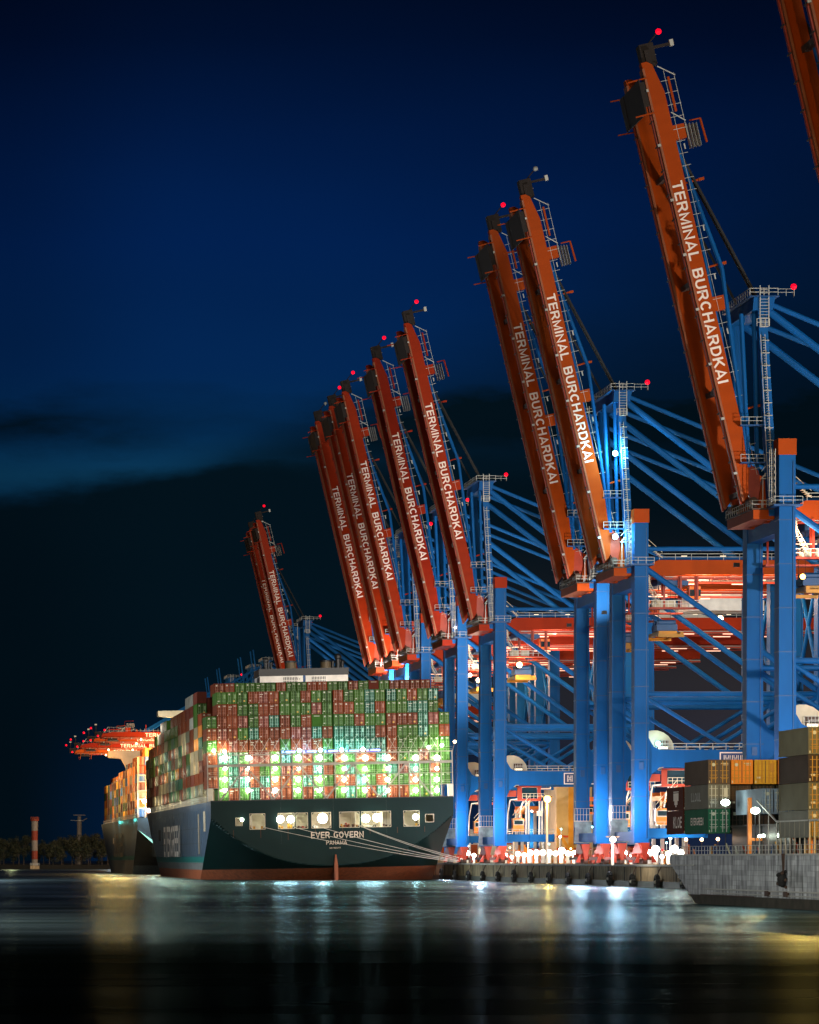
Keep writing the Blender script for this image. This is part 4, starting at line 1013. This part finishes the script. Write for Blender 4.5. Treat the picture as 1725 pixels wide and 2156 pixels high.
for c in range(0, 22): x = -27.9 + 2.56 * c - 1.28; b.box(x - .1, x + .1, 1.5, 1.8, 19, 33, STEEL)
for z in (22.2, 25.1, 28, 31, 33.2): b.box(-29, 28, 1.4, 1.6, z - .15, z + .15, STEEL)
b.rail([(-29.1, 0, 19), (-29.1, 220, 19)], GALV, 1.4, 3, .1)
for k in range(14): b.box(-29.2, -28.8, 3 + 14.2 * k - 1.2, 3 + 14.2 * k - .4, 19, 19 + 2.9 * (tops[k] - 1), STEEL)
b.build('lashing_bridge', far)
for (x, z, r, m_) in ((-21.5, 35.5, 1.5, E_WARM), (-17.5, 37.5, 1.3, E_WARM), (-20, 31, 1.2, E_WHITE), (-27, 24.5, .9, E_WHITE), (-21, 24.5, 1.0, E_WHITE), (-25.5, 21.3, .8, E_WHITE), (-20.5, 28, .9, E_WHITE), (-23, 20.4, .6, E_GREEN)):
    b = MB(); b.ball((x, .8, z), r * .8, m_, 8); b.build('floodlight', far); lamp((FX + x, FY - .6, z), 2600 * r, (1, .75, .38) if m_ is E_WARM else (1, .95, .75), .5)
lamp((FX - 33, FY - 4, 44), 30000, (1, .45, .10), 1.5); lamp((FX - 20, FY - 6, 38), 40000, (1, .5, .12), 1)  # fill lights added around the far ship, no fixtures modelled
for k in range(5): lamp((FX - 35, FY + 20 + 36 * k, 41), 9000, (1, .42, .08), 1)
for k in range(9): lamp((FX - 34, FY + 14 + 22 * k, 24 + (k % 3) * 6), 2600, random.choice(((.9, 1, .6), (1, .6, .25), (1, .7, .4))), .5)
lamp((FX - 30.6, FY + 20, 18.5), 260, (.1, 1, .8), .5); lamp((FX - 30.6, FY + 110, 18.5), 400, (.1, 1, .8), .5)
tag(STUFF.build('container_stack'), 'dense mixed colour containers filling the inner bays of both ships', 'containers', None, 'stuff')

# ------------------------------------------------------------------ grey barge on the right
BX0, BX1, BY0, BY1 = 88.2, 112.0, 250.0, 417.0
barge = empty('barge', (BX0, 300, 0)); tag(barge, 'weathered grey steel barge with raked end at the right, loaded with containers', 'barge')
HG = bpy.data.materials.new('barge_grey'); HG = mat('barge_grey', (.33, .35, .36), .5, var=.75, scale=.28, streak=1, bump=.3, detail=8)
def brickplates(m):
    nt = m.node_tree; N = nt.nodes.new; L = nt.links.new; b = nt.nodes['Principled BSDF']
    tc = N('ShaderNodeTexCoord'); sp = N('ShaderNodeSeparateXYZ'); cb = N('ShaderNodeCombineXYZ'); L(tc.outputs['Object'], sp.inputs[0]); L(sp.outputs[1], cb.inputs[0]); L(sp.outputs[2], cb.inputs[1])
    br = N('ShaderNodeTexBrick'); L(cb.outputs[0], br.inputs[0]); br.inputs['Scale'].default_value = 1; br.inputs['Brick Width'].default_value = 3.2; br.inputs['Row Height'].default_value = .55
    br.inputs['Mortar Size'].default_value = .03; br.inputs['Color1'].default_value = (.70, .70, .70, 1); br.inputs['Color2'].default_value = (1.28, 1.28, 1.28, 1); br.inputs['Mortar'].default_value = (.72, .72, .72, 1)
    src = b.inputs['Base Color'].links[0].from_socket
    mu = N('ShaderNodeVectorMath'); mu.operation = 'MULTIPLY'; L(src, mu.inputs[0]); L(br.outputs[0], mu.inputs[1]); L(mu.outputs[0], b.inputs['Base Color'])
brickplates(HG)
WEED = mat('barge_waterline', (.045, .04, .028), .8, var=.4, scale=.6)
def bz(y): return -1 + max(0, (y - 400.5) / (BY1 - 400.5)) * 5.6   # rake
b = MB(); ys = [250, 300, 350, 380, 396] + [398 + 1.9 * k for k in range(11)]
zr = [-.8, .0, 1.05, 2, 3, 4, 5, 5.55]
for y0, y1 in zip(ys, ys[1:]):
    for z0, z1 in zip(zr, zr[1:]):
        a0, a1 = max(z0, min(z1, bz(y0))), max(z0, min(z1, bz(y1)))
        if a0 >= z1 and a1 >= z1: continue
        m_ = WEED if z1 <= 1.05 else HG
        b.face([(0, y0 - 300, a0), (0, y0 - 300, z1), (0, y1 - 300, z1), (0, y1 - 300, a1)], m_)
        b.face([(BX1 - BX0, y1 - 300, a1), (BX1 - BX0, y1 - 300, z1), (BX1 - BX0, y0 - 300, z1), (BX1 - BX0, y0 - 300, a0)], m_)
W_ = BX1 - BX0
for y0, y1 in zip(ys, ys[1:]): b.face([(0, y0 - 300, min(bz(y0), 5.5)), (0, y1 - 300, min(bz(y1), 5.5)), (W_, y1 - 300, min(bz(y1), 5.5)), (W_, y0 - 300, min(bz(y0), 5.5))], HG)
b.face([(0, 117, bz(417)), (0, 117, 5.55), (W_, 117, 5.55), (W_, 117, bz(417))], HG)
b.face([(0, -50, 5.4), (W_, -50, 5.4), (W_, 117, 5.4), (0, 117, 5.4)], DECKM); b.face([(0, -50, -1), (W_, -50, -1), (W_, -50, 5.5), (0, -50, 5.5)], HG)
bh = b.build('hull', barge)
b = MB()
b.box(-.18, -.01, -50, 99, 1.65, 1.8, GALV); b.box(-.16, -.01, -50, 95, 1.25, 1.36, GALV); b.box(-.16, -.01, 104, 115.5, 4.3, 4.42, GALV); b.box(-.12, -.01, -50, 116, 5.42, 5.6, GALV)
for y in (60, 68): b.box(-.3, -.01, y, y + 1.4, 1.2, 1.75, RUST)
b.box(-.14, -.01, 75, 100.5, 1.02, 1.12, RUST)
b.build('rubbing_strake', bh)
b = MB(); yv = 61
for k in range(5): b.tube((-.3 - .04 * k, yv - .3 + k * .15, 5.6), (-.35, yv - .2 + k * .1, 3.6), .05, RUST, 4)
b.ball((-.5, yv, 3.0), .5, RUBBER, 8, 1.7); 
for k in range(14): a = k * .9; b.ball((-.5 + .4 * math.cos(a), yv + .45 * math.sin(a), 2.2 + .12 * k), .2, RUST if k % 3 == 0 else RUBBER, 6)
tag(b.build('rope_bundle', None, (BX0, 300, 0)), 'dark bundle of hanging rope and chain on the grey barge side', 'rope')
# rails, posts, pipes on the barge
b = MB(); b.rail([(.15, -50, 5.5), (.15, 116, 5.5)], GALV, 1.0, 1.5, .035); b.build('railing', barge)
b = MB()
for k in range(44):
    y = -20 + k * 1.97; b.tube((.3, y, 5.5), (.3, y, 8.9), .1, CREAM, 5)
b.tube((.3, -40, 8.9), (.3, 66.5, 8.9), .12, GALV, 6); b.tube((.3, 66.5, 8.9), (.3, 75, 11.2), .1, GALV, 6)
for y in (66.5, 70, 74): b.tube((.3, y, 5.5), (.3, y, 8.9 if y < 70 else 10), .06, GALV, 5)
b.build('pipe_frame', barge)
CROWN_O = mat('barge_orange', (.62, .17, .02), .5)
b = MB()
for y in (80.0, 54, 31, 8):
    b = MB(); b.box(.5, .9, y, y + .5, 5.4, 11.6, CROWN_O); b.box(.9, 22, y, y + .35, 7.0, 7.3, CROWN_O); b.build('post_frame', barge)
for y in (44.0, 12.0):
    b = MB()
    for k in range(9): b.box(.55, .75, y, y + 2.2, 6.2 + k * .5, 6.28 + k * .5, CROWN_O)
    b.box(.5, .6, y, y + .14, 5.5, 10.8, CROWN_O); b.box(.5, .6, y + 2.2, y + 2.34, 5.5, 10.8, CROWN_O); b.build('ladder', barge)
b = MB()
b.tube((.6, 66, 8.2), (.6, 58, 8.4), .1, CROWN_O, 5); b.tube((.6, 64, 8.2), (.6, 60, 6.9), .08, CROWN_O, 5)
b.build('davit', barge)
b = MB(); b.box(2.0, 23, 66, 94, 5.4, 8.6, BLACK); b.box(1.8, 23.2, 65.8, 94.2, 8.6, 8.75, BLACK); b.box(2.4, 23, -50, 65.7, 5.4, 7.0, BLACK); b.build('dark_gap_hatch', barge)  # hatch raised and blackened to stand for the dark gap behind the poles
b = MB()
for k in range(60):
    y = random.uniform(-40, 115); h = random.uniform(.7, 1.5); m_ = random.choice((CROWN_O, YEL, CREAM, RED, GALV, BLUED))
    b.tube((1.2 + random.random() * 1.2, y, 5.4), (1.2 + random.random() * 1.2, y + .2, 5.4 + h), .1, m_, 5)
b.build('lashing_gear', barge)
deck_l = [(1445, 1768, 1), (1478, 1768, 1), (1512, 1767, 1), (1608, 1760, 0), (1640, 1759, 0), (1676, 1758, 0), (1708, 1758, 0), (1722, 1757, 0), (1600, 1761, 0), (1668, 1760, 0)]
for (px, py, k) in deck_l:
    X = BX0 + 1.4; Yw = F * X / (px - VX); z = 5 + (HY - py) * Yw / F
    b = MB(); b.ball((X - BX0, Yw - 300, z), .2, E_WARM if k else E_GREEN, 8); b.tube((X - BX0, Yw - 300, 5.4), (X - BX0, Yw - 300, z), .05, RUST, 4); b.build('deck_lamp', barge)
    lamp((X - .5, Yw, z), 50, WARM if k else (.9, 1, .8), .15)
for i, (px, py) in enumerate(((1528, 1690), (1591, 1707))):
    X = BX0 + .4; Yw = F * X / (px - VX); z = 5 + (HY - py) * Yw / F
    b = MB(); b.ball((X - BX0, Yw - 300, z), .5, E_GREEN, 10, .75); b.tube((X - BX0, Yw - 300, 5.4), (X - BX0, Yw - 300, z), .05, BLACK, 5); b.build('floodlight', barge)
    lamp((X - .8, Yw - .4, z), 420, (.85, 1, .85), .3)
lamp((106, 268, 37), 260000, (1, .60, .10), .5, 'light')              # sodium lamp added out of view to light the top barge row
b = MB(); b.tube((0, 0, 0), (0, 0, 34), .3, GALV, 8); b.ball((0, 0, 34.4), .5, E_SOD, 8); tag(b.build('added_sodium_mast', None, (106, 267, 3)), 'added sodium light mast, unseen beyond the right edge', 'light mast')
lamp((-16, 290, 26), 290000, (1, .94, .84), 1.2)                        # fill flood added beyond the left edge for the barge side
b = MB(); b.tube((0, 0, 0), (0, 0, 26), .3, GALV, 8); b.ball((0, 0, 26.5), .5, E_WHITE, 8); tag(b.build('added_left_mast', None, (-16, 290.8, -1)), 'added tall flood mast, unseen beyond the left edge', 'light mast')
lamp((8, 890, 28), 170000, (.93, .97, 1), 1)  # fill flood added out of view for the ship's port side
b = MB(); b.tube((0, 0, 0), (0, 0, 28), .3, GALV, 8); b.ball((0, 0, 28.5), .5, E_WHITE, 8); tag(b.build('added_side_mast', None, (8, 891, -1)), 'added farther flood mast, unseen beyond the left edge', 'light mast')
lamp((176, 506, 40), 330000, (1, .93, .86), 1)  # fill flood added out of view for the nearest cranes
b = MB(); b.tube((0, 0, 0), (0, 0, 36), .3, GALV, 8); b.ball((0, 0, 36.5), .5, E_WHITE, 8); tag(b.build('lamp_mast', None, (176, 507.6, 4)), 'added tall flood mast, unseen beyond the right edge', 'light mast')
# barge containers
def bcont(x, y, z, body, label, v=0, L=12.19, H=2.7, logo=None, rod=None):
    o = link('shipping_container', cmesh(body, v, L=L, H=H, rod=rod or GALV), None, (x, y, z)); tag(o, label, 'container', 'containers on the grey barge')
    if logo:
        t_, wdt, hgt, mm, yy = logo
        lo = link('lettering', fit_text(t_, wdt, hgt, mm, bold=.02), o, (-1.225, yy, H * .5)); lo.rotation_euler = (R(90), 0, R(-90))
    return o
X1 = BX0 + 1.35; yA = 397.5
FAINT = mat('faint_letter', (.42, .42, .38), .6)
zs_ = [7.95, 10.7, 13.45]
bcont(X1, yA, zs_[0], DGN, 'dark green container with white boxed lettering on its side, bottom left of the barge stacks', 0, logo=('EVERGREEN', 6.6, .85, LETTER, 5.6))
bcont(X1, yA, zs_[1], GRY, 'pale grey container with faint lettering above the green one on the barge', 1, logo=('LLOUL', 5.0, 1.0, FAINT, 6.2))
bcont(X1, yA, zs_[2], DKB, 'dark brown container on top of the left barge stack', 0, rod=YEL)
bcont(X1, yA + 13.0, zs_[0], MAR, 'maroon container with large white letters at the far end of the barge', 0, L=9.0, logo=('KLOE', 4.6, 1.3, LETTER, 3.0))
o = bcont(X1, yA + 13.0, zs_[1], RBR, 'brown container with a white striped shield mark at the far barge end', 0, L=9.0)
c = MB()
for k in range(5): c.box(-1.24, -1.21, 2.6 + k * .55, 2.95 + k * .55, 2.0 - (.9, 1.35, 1.6, 1.35, .9)[k], 2.0, LETTER)
c.box(-1.24, -1.21, 2.5, 5.2, 2.1, 2.2, LETTER); c.build('emblem', o)
for k, (body, nm) in enumerate(((ORG, 'orange'), (YEL2, 'yellow'), (ORG, 'amber orange'), (RBR, 'rusty orange'), (ORG, 'orange'), (YEL2, 'yellow'), (ORG, 'orange'))):
    bcont(X1 + 2.62 * (k + 1), yA + .3, zs_[2], body, f'{nm} container end in the lit top barge row, {NUM[k]} from its left', k % 5, rod=YEL)
for k, body in enumerate((DKB, DKX, DKX, DKB)):  # dark bodies and rods carry the shade under the lit row
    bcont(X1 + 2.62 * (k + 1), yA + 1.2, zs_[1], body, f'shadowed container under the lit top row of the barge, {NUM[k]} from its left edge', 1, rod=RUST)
    bcont(X1 + 2.62 * (k + 1), yA + 1.2, zs_[0], (DKX, DKB, DKX, DKX)[k], f'shade-darkened container at deck level behind the big barge floodlight, {NUM[k]} in the row', 2, rod=RUST)
yB = 353.0; STK2 = MB()
for k in range(2, 8):  # columns beyond the frame added to shadow the barge row behind
    for kk in range(4): STK2.box(X1 + .05 + 2.62 * k - 1.22, X1 + .05 + 2.62 * k + 1.22, yB + .2, yB + 12.4, 7.2 + 2.75 * kk, 9.9 + 2.75 * kk, random.choice((ORG, RBR, GR2)))
for k, (body, z, nm, lg) in enumerate(((GR2, 15.45, 'topmost olive grey', None), (DKB, 12.7, 'second dark brown', None), (GR2, 9.95, 'third grey green', None), (SLG, 7.2, 'lowest grey', None))):
    bcont(X1 + .05, yB, z, body, f'{nm} container in the tall stack at the right edge', k, H=2.7, rod=YEL)
    bcont(X1 + .05 + 2.62, yB + .2, z, (YEL2, ORG, DKB, RBR)[k], f'container just right of the {nm} one at the picture edge', (k + 1) % 5, H=2.7, rod=YEL)
tag(STK2.build('added_container_pile'), 'unseen containers added beside the tall right stack, past the picture edge', 'containers', None, 'stuff')
b_ = bcont(X1 + 2.1, yB + 28, 9.9, SLT, 'slate blue container with a small round mark, standing alone between barge stacks', 0, L=12.19, H=2.7, logo=('IIS', 1.5, .9, FAINT, 5.4))
bcont(X1 + 4.8, yB + 28, 9.9, BLU, 'bright blue container end right of the slate one', 0, H=2.7)
b = MB()                                                           # yellow frame beside the blue end
for x in (0, 2.2): b.path([(x, 0, 0), (x, 0, 2.6), (x + .3, 0, 3.0)], .09, YEL, 6)
b.tube((0, 0, 2.6), (2.2, 0, 2.6), .09, YEL, 6); b.tube((0, 0, 1.3), (2.2, 0, 1.3), .07, YEL, 6); b.box(.2, 2, .1, .3, 0, 1.0, WHITE)
tag(b.build('access_frame', None, (X1 + 3.5, 362, 8.0)), 'small yellow tube frame in front of the blue container', 'frame')

# ------------------------------------------------------------------ terminal clutter
b = MB(); b.tube((0, 0, 0), (0, 0, 2.2), .48, mat('lamp_post_white', (.8, .8, .75), .5), 8); b.box(-.5, .5, -.5, .5, 0, .2, CONC); pm = b.mesh('post')
b = MB(); b.ball((0, 0, 2.6), .7, E_WHITE, 8); hm = b.mesh('lamp_head')
yl = [];
px = 972
while px < 1440:
    if not (1010 < px < 1052 or 1210 < px < 1310): yl.append(px)
    px += 13.2
for i, px in enumerate(yl):
    X = 146.0; Yw = F * X / (px - VX)
    r = empty('quay_light', (X, Yw, 4.0)); link('post', pm, r); link('lamp_head', hm, r)
    tag(r, f'dazzling white quay light on a short post, {NUM[i]} counted from the green ship', 'quay light', 'dazzling white lights along the quay')
    r.scale = (q_ := random.choice((.6, .8, .9, 1.0, 1.15)), q_, q_)
    if i % 2 == 0: lamp((X - .6, Yw - .8, 7.0), 3600, WHT, .4)
def lamp_mast(X, Yw, h, label, m_, W, col, rr=.6):
    b = MB(); b.tube((0, 0, 0), (0, 0, h), .3, WHITE, 8, .18); b.box(-1.2, 1.2, -.2, .2, h - .2, h, RUST)
    r = tag(b.build('light_mast', None, (X, Yw, 4)), label, 'light mast'); c = MB(); c.ball((0, -.5, h - .6), rr, m_, 10); c.build('floodlight', r)
    lamp((X, Yw - 1.6, 4 + h - 1), W, col, .5)
def at(px, Yw): return (px - VX) * Yw / F
lamp_mast(at(1152, 800), 800, 15.2, 'slim mast with a glaring orange sodium lamp right of the red cabin', E_SOD, 16000, (1, .48, .1), .8)
lamp_mast(at(1290, 640), 640, 5.2, 'short pole with cool white lamp at the quay edge between crane legs', E_WHITE, 3000, WHT, .55)
lamp_mast(at(1438, 1100), 1100, 32, 'distant mast with warm lamps seen above the portal beam', E_WARM, 0, WARM, .7)
for i, (px, h) in enumerate(((1082, 9.5), (1113, 9.5), (1145, 9.7), (1180, 9.7), (1412, 8), (990, 9.0))):
    X = 150; Yw = F * X / (px - VX); b = MB(); b.tube((0, 0, 0), (0, 0, h * .62), .22, WHITE, 6)
    r = tag(b.build('light_pole', None, (X, Yw, 4)), f'thin white pole lamp behind the quay lights, {NUM[i]} of its row', 'pole lamp', 'thin white pole lamps'); c = MB(); c.ball((0, 0, h * .62 + .3), .3, E_WHITE, 6); c.build('lamp_head', r)
# quayside clutter
for i in range(26):
    px = 975 + i * 17.5 + random.uniform(-4, 4); X = random.uniform(151, 158); Yw = F * X / (px - VX); hh = random.uniform(1.6, 3.4); m1 = random.choice((RED, WHITE, ORANGE, BLUED, GRY, YEL))
    r = empty('lashing_cage', (X, Yw, 4.01)); b = MB()
    for xx in (-1.6, 1.5):
        for yy in (-1, .9): b.box(xx, xx + .15, yy, yy + .15, 0, hh, m1)
    b.box(-1.6, 1.65, -1, 1.05, 0, .25, m1); b.box(-1.6, 1.65, -1, 1.05, hh, hh + .2, m1); b.build('frame', r)
    b = MB()
    for k in range(4): b.box(-1.3 + k * .7, -.85 + k * .7, -.7, .7, .25, hh * random.uniform(.3, .9), random.choice((RUST, ORANGE, WHITE, RED)))
    b.build('gear', r); tag(r, f'open storage cage with loose gear behind the quay lights, {NUM[i]} counted from the green ship', 'cage', 'storage cages behind the quay lights')
for i in range(20):
    px = 982 + i * 22.5 + random.uniform(-6, 6); X = random.uniform(148, 160); Yw = F * X / (px - VX); hh = random.uniform(3.2, 8.5); k = random.choice((0, 0, 1, 2, 3))
    b = MB(); b.tube((0, 0, 0), (0, 0, hh), .1, GALV, 5); r = b.build('signal_lamp', None, (X, Yw, 4.01)); c = MB(); c.ball((0, 0, hh + .2), (.22, .3, .26, .2)[k], (E_WARM, E_WHITE, E_RED, E_CYAN)[k], 6); c.build('lamp_head', r)
    tag(r, f'small {("amber", "white", "red", "pale blue")[k]} lamp on a pole in the quay clutter, {NUM[i]} from the green ship', 'signal lamp', 'small lamps in the quay clutter')
# block standing in for a lamp-lit crane leg, and yard sheds
b = MB(); X0 = at(1172, 900); b.box(0, 9, 0, 18, 0, 21, BEI); 
b.box(3, 4.4, -.3, 0, 0, 21, YEL); b.prism([(0, 8), (3, 3), (3, 4.5), (0, 9.5)][::-1], -.2, 0, YEL)  # yellow strips put sodium light on the leg into the colour
for z in (3.5, 6.6): b.box(0, 9, -.15, -.01, z, z + .5, RED)
tag(b.build('lit_leg_block', None, (X0, 900, 4)), 'tall beige and yellow block standing in for a lamp-lit crane leg', 'building')
lamp((X0 - 4, 888, 14), 9000, (1, .62, .2), .6)
b = MB(); b.box(0, 60, 0, 30, 0, 11, WHITE)
for k in range(12):
    b.box(2 + 4.8 * k, 5 + 4.8 * k, -.1, -.01, 1, 4.6, E_DIM); b.box(1 + 4.8 * k, 1.3 + 4.8 * k, -.2, -.01, 0, 11, RED)
tag(b.build('warehouse', None, (158, 1180, 4)), 'long pale warehouse with lit openings far behind the crane legs', 'warehouse')
def straddle(loc, label, rz=0):
    r = empty('straddle_carrier', loc, (0, 0, rz)); tag(r, label, 'straddle carrier', 'straddle carriers on the terminal')
    b = MB()
    for x in (0, 5):
        for y in (0, 9): b.box(x - .35, x + .35, y - .4, y + .4, 1.2, 14, WHITE)
        b.box(x - .45, x + .45, -1, 10, 13.6, 14.6, ORANGE); b.box(x - .4, x + .4, -1, 10, 1.0, 1.9, ORANGE)
    for y in (0, 9): b.box(-.4, 5.4, y - .3, y + .3, 14.6, 15.4, ORANGE)
    b.build('frame', r)
    b = MB()
    for x in (0, 5):
        for y in (-.4, 3, 6, 9.4): b.tube((x - .25, y, .7), (x + .25, y, .7), .7, RUBBER, 12)
    b.build('wheel', r)
    b = MB(); b.box(-.6, 1.6, -2.6, -.6, 11.4, 13.6, ORANGE); b.box(-.5, 1.5, -2.65, -2.6, 11.9, 13.2, GLASSD); b.build('cab', r)
    b = MB(); b.ball((2.5, -.5, 14), .3, E_WHITE, 6); b.ball((0, -.5, 3), .25, E_RED, 6); b.build('headlight', r)
straddle((at(1395, 760), 760, 4), 'white legged straddle carrier with orange cab, right of the big blue leg')
straddle((at(1100, 960), 960, 4), 'straddle carrier parked under the crane beside the red control house')
straddle((at(1235, 820), 820, 4), 'straddle carrier glimpsed between pale blue crane legs')
# yard container rows (background)
YARD = MB()
YC = (ORG, RBR, GRY, BLU, BEI, WHITE)
for Yw in (1010, 1060, 1110, 1170):
    for c in range(9):
        X = 152 + c * 5.2 + (Yw - 1000) * .06
        for t in range(random.choice((1, 2, 2, 3))):
            body = random.choice(list(YC)); YARD.box(X - 1.22, X + 1.22, Yw, Yw + 12.2, 4.01 + t * 2.61, 6.6 + t * 2.61, body)
tag(YARD.build('yard_containers'), 'mixed containers piled in the yard behind the quay lights', 'containers', None, 'stuff')
for (X, Yw, W, c) in ((170, 995, 12000, (1, .75, .5)), (190, 1040, 12000, (1, .6, .3)), (160, 1095, 9000, (1, .8, .6)), (158, 740, 4000, (1, .5, .4)), (150, 610, 3500, (1, .5, .45)), (152, 900, 5000, (1, .6, .5)), (149, 660, 3500, (1, .45, .4))):
    lamp((X, Yw, 12), W, c, .6)
for y, W in ((560, 1300), (582, 1300), (675, 1500), (697, 1500), (712, 1500), (738, 1500), (838, 1500), (862, 1500)): lamp((134.5, y - 6, 6.2), W, (1, .32, .32), .25)

# ------------------------------------------------------------------ far bank: beacon, radar tower, trees
BR_ = mat('beacon_red', (.20, .03, .012), .7); BW_ = mat('beacon_white', (.20, .17, .14), .7)
Yw = 1872; X = at(73, Yw); sc = Yw / F
r = empty('beacon_tower', (X, Yw, 1.5)); tag(r, 'slim red and white banded beacon tower on the dark bank', 'beacon')
b = MB(); H_ = 25.5; bands = [(0, .14, BW_), (.14, .32, BR_), (.32, .53, BW_), (.53, .73, BR_), (.73, .93, BW_)]
for a, c, m_ in bands: b.tube((0, 0, H_ * a), (0, 0, H_ * c), lerp(1.55, 1.75, a), m_, 14, lerp(1.55, 1.75, c))
b.build('shaft', r)
b = MB(); b.tube((0, 0, H_ * .93), (0, 0, H_ * .97), 2.2, BR_, 14); b.tube((0, 0, H_ * .97), (0, 0, H_ + .3), 1.7, BR_, 12, 1.9); b.rail([(-2.1, -2.1, H_ * .97), (2.1, -2.1, H_ * .97)], BR_, 1, .8, .12); b.build('lantern', r)
b = MB(); b.box(-2.4, 2.4, -2.4, 2.4, -1.5, .3, CONC); b.rail([(-2.4, -2.4, .3), (2.4, -2.4, .3)], GALV, 1.2, .8, .08); b.build('base', r)
Yr = 2000; X = at(167, Yr); r = empty('radar_tower', (X, Yr, 1.5)); tag(r, 'pale radar tower with a wide flat antenna above the dark trees', 'tower')
b = MB(); hz = lambda py: 5 + (HY - py) * Yr / F - 1.5
b.tube((0, 0, 0), (0, 0, hz(1730)), 1.35, BW_, 12); b.tube((0, 0, hz(1730)), (0, 0, hz(1719)), 1.2, BW_, 12, 1.0); b.build('shaft', r)
b = MB(); b.tube((0, 0, hz(1729)), (0, 0, hz(1727.5)), 2.6, GALV, 12); b.tube((2.4, 0, hz(1727)), (4.4, 0, hz(1723)), .3, BW_, 5); b.tube((-5, 0, hz(1727.5)), (-2, 0, hz(1727.5)), .08, GALV, 4); b.build('gallery', r)
b = MB(); b.box(-3.4, 3.4, -.4, .4, hz(1717.2), hz(1715.6), BW_); b.build('antenna', r)
LEAF = [mat('leaf_dark', (.016, .022, .009), .8, var=.4, scale=.6), mat('leaf_mid', (.024, .027, .012), .8, var=.4, scale=.6)]
BARK = mat('bark', (.05, .04, .03), .9)
def tree_mesh(seed, h, wd):
    rr = random.Random(seed); t = MB(); t.tube((0, 0, 0), (0, 0, h * .45), h * .022, BARK, 7, h * .013); cl_ = []
    for k in range(7):
        a = rr.uniform(0, 6.28); z = h * rr.uniform(.28, .5); e = (math.cos(a) * wd * rr.uniform(.3, .7), math.sin(a) * wd * rr.uniform(.3, .7), h * rr.uniform(.55, .9)); t.tube((0, 0, z), e, h * .01, BARK, 5, h * .003); cl_.append(e)
    for k in range(9): a = rr.uniform(0, 6.28); q = rr.uniform(.1, .85); cl_.append((math.cos(a) * wd * q, math.sin(a) * wd * q, h * rr.uniform(.22, .93) * (1 - .3 * q)))
    tm = t.mesh('trunk'); c = MB()
    for e in cl_:
        R0 = wd * rr.uniform(.28, .45); m_ = rr.choice(LEAF)
        for k in range(150):
            v = Vector((rr.gauss(0, 1), rr.gauss(0, 1), rr.gauss(0, .85))).normalized() * R0 * rr.uniform(.45, 1.05); p = Vector(e) + v; s = rr.uniform(.16, .42)
            d1 = Vector((rr.uniform(-1, 1), rr.uniform(-1, 1), rr.uniform(-1, 1))).normalized(); d2 = d1.cross(v).normalized() if v.length > 0 else Vector((1, 0, 0))
            c.face([p - d1 * s, p + d2 * s * .6, p + d1 * s, p - d2 * s * .6], m_)
    return tm, c.mesh('crown')
TM = [tree_mesh(s, h, wd) for s, h, wd in ((1, 14, 5.0), (2, 17, 6.0), (3, 15, 5.4), (4, 12, 4.6))]
tp = [(-12, 1900, 1, .95), (8, 1895, 2, 1), (28, 1905, 0, 1.1), (50, 1900, 1, 1.02), (-30, 1900, 0, 1.1), (92, 1905, 0, 1.0), (112, 1893, 2, .95), (133, 1905, 1, .96), (152, 1896, 0, 1.2), (171, 1900, 1, 1.05), (190, 1905, 2, 1.1), (208, 1898, 1, 1.08), (227, 1905, 0, 1.22), (245, 1900, 1, 1.1), (262, 1905, 2, 1.1), (282, 1900, 0, 1.1), (40, 1889, 3, 1.0), (104, 1888, 3, 1.0), (160, 1889, 3, 1.1), (215, 1889, 3, 1.0), (0, 1889, 3, 1.0), (76, 1920, 3, .8), (186, 1888, 3, .95), (130, 1887, 3, .9)]
tp.sort()
for i, (px, Yw, k, s) in enumerate(tp):
    tm, cm_ = TM[k]; r = empty('broadleaf_tree', (at(px, Yw), Yw, 2.0), (0, 0, i * 1.3)); r.scale = (s, s, s); link('trunk', tm, r); link('crown', cm_, r)
    tag(r, f'dark tree on the far bank, {NUM[i]} from the left picture edge', 'tree', 'dark trees on the far bank')
lamp((at(20, 1840), 1800, 18), 9000, (1, .75, .35), 2); lamp((at(240, 1830), 1820, 24), 16000, (.8, .85, 1), 2)
